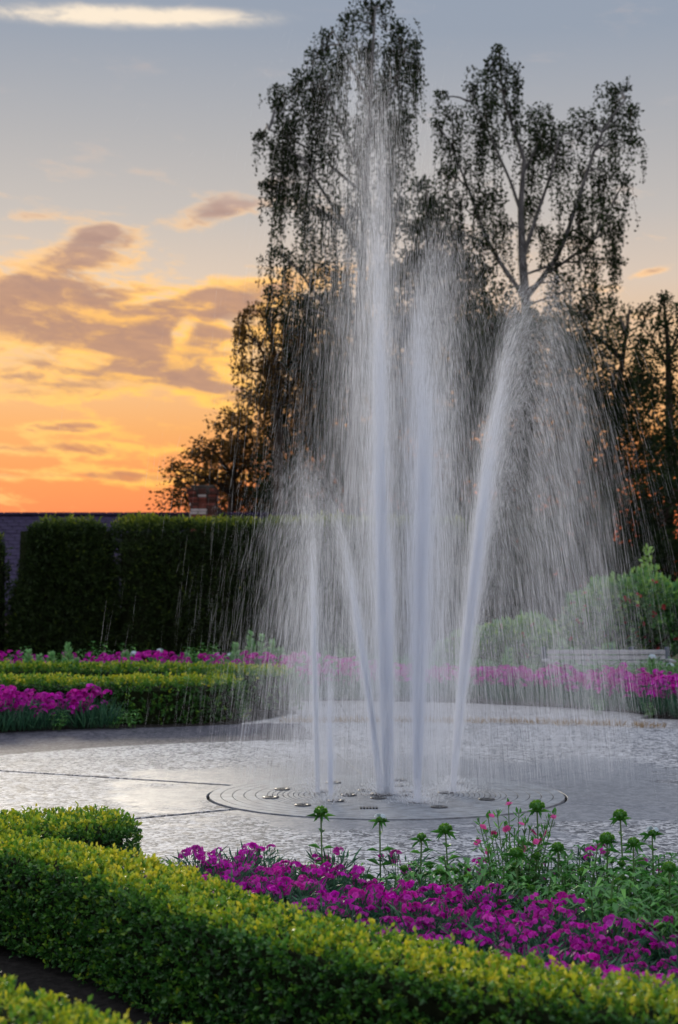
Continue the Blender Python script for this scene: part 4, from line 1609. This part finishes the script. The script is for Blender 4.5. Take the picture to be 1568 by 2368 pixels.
def far_clump(nh, R=.24, h=.42):
    d = empty('dianthus_clump', (0, 0, 0), 'x', 'flowers')
    m = MB()
    grass_tuft(m, 130, R, h * .85, .016, .45, .7)
    n = 70
    a = rng.uniform(0, 6.28, n)
    rr = R * np.sqrt(rng.random(n))
    P = np.stack((rr * np.cos(a), rr * np.sin(a), rng.uniform(.02, h * .7, n)), 1)
    m.leaves(P, rng.normal(size=(n, 3)) * .6 + (0, 0, .7), .11, .018, np.clip(.45 + rng.normal(size=n) * .2, 0, 1))
    m.obj('foliage', M['grassy'], d)
    for k in range(nh):
        a = rng.uniform(0, 6.28)
        q = R * math.sqrt(rng.random())
        o = link('flower_head', random.choice(far_heads), None, d)
        o.location = (q * math.cos(a), q * math.sin(a), h * rng.uniform(.5, 1.08) - q * .25)
        o.rotation_euler = (rng.normal() * .3, rng.normal() * .3, 0)
        s = rng.uniform(.8, 1.25)
        o.scale = (s, s, s)
    return d


def arc_spots(a0, a1, r0, r1, n, dmin):
    out = []
    for _ in range(5000):
        a = math.radians(random.uniform(a0, a1))
        r = random.uniform(r0, r1)
        p = (FC[0] + r * math.cos(a), FC[1] + r * math.sin(a))
        if all((p[0] - q[0]) ** 2 + (p[1] - q[1]) ** 2 > dmin * dmin for q in out):
            out.append(p)
        if len(out) >= n: break
    return out


spread([far_clump(n, .25, .46) for n in (24, 28, 20)], scatter([(5.6, 19.9), (4.45, 21.55), (3.25, 23.6), (1.9, 24.9), (0.3, 25.2), (-1.0, 25.1), (-1.0, 25.9), (.6, 26.1), (2.5, 25.7), (4.0, 24.7), (5.3, 22.6), (6.6, 21)], .3), .012,
       far_zone, None, .85, 1.2)
spread([far_clump(n, .21, .42) for n in (24, 20)], scatter([(-5.2, 19.6), (-3.9, 19.55), (-3.5, 19.75), (-3.5, 20.5), (-5.2, 20.9)], .27), 0,
       'magenta dianthus clump at the asphalt path before the blunt far hedge', 'dianthus clumps by the asphalt path')
spread([far_clump(n, .2, .44) for n in (20, 18)], [(-3.1, 20.05), (-2.95, 20.1), (-3.2, 20.25)], 0,
       'small magenta dianthus group against the front of the blunt far hedge', 'dianthus clumps against the blunt far hedge')
spread([far_clump(n, .24, .62) for n in (20, 17)], scatter([(-5.6, 25.9), (-4.0, 25.6), (-2.0, 25.2), (-.9, 24.9), (.5, 24.9), (.5, 25.7), (-2.2, 26.3), (-5.6, 26.8)], .38), 0,
       lambda x, y: ('magenta dianthus clump beyond the hooked box hedge ' + cedar_zone(x, y), 'strip dianthus ' + cedar_zone(x, y)), None)
spread([leafy_proto(9, .55, .22, .16, .04, 0), leafy_proto(8, .48, .24, .16, .04, 0), leafy_proto(9, .66, .2, .17, .04, 0)],
       scatter([(-5.4, 26.9), (-2.2, 26.6), (1.5, 26.2), (1.5, 27.6), (-5.4, 28.0)], .42), 0,
       lambda x, y: ('bushy green perennial behind the strip of pink flowers ' + cedar_zone(x, y), 'strip perennials ' + cedar_zone(x, y)), None)
spread([leafy_proto(9, .52, .22, .16, .04, 0), leafy_proto(10, .60, .24, .15, .04, 0), leafy_proto(9, .45, .2, .17, .045, 0)],
       scatter([(6.7, 20.6), (5.4, 22.7), (4.2, 24.5), (2.6, 25.7), (.6, 26.2), (.6, 27), (2.8, 26.8), (6.8, 25.2), (7, 22)], .29), .012,
       far_green, None)
spread([leafy_proto(6, .22, .16, .13, .03, 0)], [(-4.35, 19.35), (-3.4, 19.75), (-2.75, 20.05), (-2.5, 20.15), (4.1, 21.6), (3.5, 22.2), (4.6, 20.9)], 0,
       'low green weed tuft at a border edge along the path', 'weed tufts along border edges')


def spike(px, py, Y, kind, label, group):
    p = W(px, py, Y)
    d = empty('flower_spike', (p[0], Y, 0), label, 'flower', group)
    h = p[2]
    st = MB()
    st.tube([(0, 0, 0), (.01, 0, h * .5), (0, 0, h)], [.012, .009, .004], 5)
    st.obj('stem', M['stem'], d)
    m = MB()
    n = 210
    z = rng.uniform(.12, 1.0, n) * h
    a = rng.uniform(0, 6.28, n)
    D = np.stack((np.cos(a), np.sin(a), rng.uniform(.3, 1.2, n)), 1)
    ln = .17 * (1.15 - z / h) + .045
    m.leaves(np.stack((0 * z, 0 * z, z), 1), D, ln, ln * .3, np.clip(.5 + rng.normal(size=n) * .2, 0, 1))
    m.obj('leaves', M['spike'], d)
    if kind in ('white', 'violet'):
        fm = MB()
        if kind == 'white':
            for k in range(22):
                v = rng.normal(size=3)
                v[2] = abs(v[2])
                v /= np.linalg.norm(v)
                floret(fm, np.array((0, 0, h)) + v * .052 * np.array((1, 1, .7)), v, .024, rng.random())
        else:
            for k in range(22):
                f = rng.random()
                v = np.array((rng.normal(), rng.normal(), .3))
                v /= np.linalg.norm(v)
                floret(fm, np.array((0, 0, h * (.78 + .22 * f))) + v * .022 * (1.2 - f), v, .02, rng.random())
        fm.obj('flower_head', M['whitepetal' if kind == 'white' else 'violet'], d)
    return d


for px, py in ((66, 1512), (92, 1522), (120, 1515), (158, 1496), (176, 1530)):
    spike(px, py - 6, 25.4, 'green', 'green pointed flower spike before the cedar hedge, no bloom', 'green spikes before the cedar hedge')
for px, py in ((290, 1505), (545, 1490), (580, 1462), (575, 1500), (605, 1470), (630, 1480), (520, 1520), (480, 1520), (560, 1520), (610, 1510), (650, 1500)):
    spike(px, py, 25.9, 'green', 'tall green seed spike near the fall of the fountain spray', 'green spikes near the spray')
for px, py, lb in ((310, 1512, 'white round flower head beside a green spike before the cedar hedge'), (370, 1506, 'highest white flower head before the cedar hedge'),
                   (502, 1518, 'white flower head just beyond the hooked hedge'), (533, 1516, 'brighter white flower head of the pair beyond the hooked hedge'),
                   (600, 1512, 'white flower head half veiled by spray'), (1508, 1520, 'white round flower head in front of the bench end'), (1550, 1540, 'white round flower head past the bench end')):
    spike(px, py, 26.5 if px < 700 else 24.0, 'white', lb, 'white flower heads in the far borders')
for px, py in ((432, 1512), (1175, 1500), (1300, 1478), (1320, 1500), (1400, 1492), (1415, 1488), (1380, 1500)):
    spike(px, py, 27.2 if px < 700 else 26.9, 'violet', 'small violet flower spike behind the border plants', 'violet spikes in the far borders')


def berry_shrub(label, lobes, Y, n, leaf=.085, red=120, shoot=None):
    ppm = 3800 / Y
    c0 = W(lobes[0][0], 1500, Y)
    d = empty('flowering_shrub', (c0[0], Y, 0), label, 'shrub')
    inv = -np.array((c0[0], Y, 0))
    m, st, fl = MB(), MB(), MB()
    tot = sum(rx * ry for _, _, rx, ry in lobes)
    for px, py, rx, ry in lobes:
        c = W(px, py, Y + rng.normal() * .2)
        k = int(n * rx * ry / tot)
        v = rng.normal(size=(k, 3))
        v /= np.linalg.norm(v, axis=1, keepdims=True)
        R = np.array((rx, (rx + ry) / 2, ry)) / ppm
        P = c + v * R * (rng.uniform(.5, 1.05, k) * (1 + .2 * np.sin(v[:, 0] * 6 + px) * np.sin(v[:, 2] * 6)))[:, None]
        P[:, 2] = np.maximum(P[:, 2], .05)
        ln = leaf * rng.uniform(.6, 1.3, k)
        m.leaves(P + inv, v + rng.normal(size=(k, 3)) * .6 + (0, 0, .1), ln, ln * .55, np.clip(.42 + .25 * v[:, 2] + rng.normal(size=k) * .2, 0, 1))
        for i in range(7):
            q = c + v[i] * R * .9
            limb(st, np.array((c0[0] + rng.normal() * .25, Y + rng.normal() * .15, 0)) + inv, q + inv, .018, .006, .08, 6, 4)
        kr = int(red * rx * ry / tot)
        for i in rng.integers(0, k, kr):
            q = c + v[i] * R * 1.02 + inv
            if v[i][1] < .3:
                for _ in range(3):
                    floret(fl, q + rng.normal(size=3) * .03, v[i] + (0, -.4, .2), .026, rng.random())
    if shoot:
        P = [W(x, y, Y) + inv for x, y in shoot]
        st.tube(smooth_path(np.array(P), 10), np.linspace(.015, .006, 10), 5)
        P = smooth_path(np.array(P), 60)
        P = P + rng.normal(size=P.shape) * .03
        m.leaves(P, rng.normal(size=P.shape) + (0, 0, .3), .12, .07, .85)
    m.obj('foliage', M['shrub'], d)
    st.obj('branches', M['twig'], d)
    if red: fl.obj('blossoms', M['redfruit'], d)
    return d


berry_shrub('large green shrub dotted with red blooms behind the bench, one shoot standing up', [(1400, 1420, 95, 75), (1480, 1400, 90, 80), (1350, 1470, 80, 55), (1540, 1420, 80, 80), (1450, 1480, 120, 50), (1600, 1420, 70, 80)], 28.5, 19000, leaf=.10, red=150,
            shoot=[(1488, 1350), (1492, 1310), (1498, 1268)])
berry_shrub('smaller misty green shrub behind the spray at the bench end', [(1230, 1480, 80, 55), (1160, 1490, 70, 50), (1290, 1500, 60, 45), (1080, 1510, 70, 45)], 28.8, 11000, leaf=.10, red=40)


# ------------------------------------------------------------------ small things on the paving
def weeds(label, spots, n, h, mat, group=None):
    m = MB()
    for x, y, r in spots:
        a = MB()
        grass_tuft(a, n, r, h, .012, .5, 1.4)
        V = np.concatenate(a.V) + (x, y, 0)
        m.add(V, np.concatenate(a.F4), np.concatenate(a.T))
    o = m.obj('dry_grass', mat, None, kind='stuff')
    tag(o, label, 'grass', group)
    return o


weeds('straw coloured dry grass growing in the joint between plaza and outer path',
      [(FC[0] + 7.33 * math.cos(math.radians(a)) + random.gauss(0, .05), FC[1] + 7.33 * math.sin(math.radians(a)) + random.gauss(0, .07), .1) for a in np.linspace(62, 98, 46)], 22, .12, M['dry'])
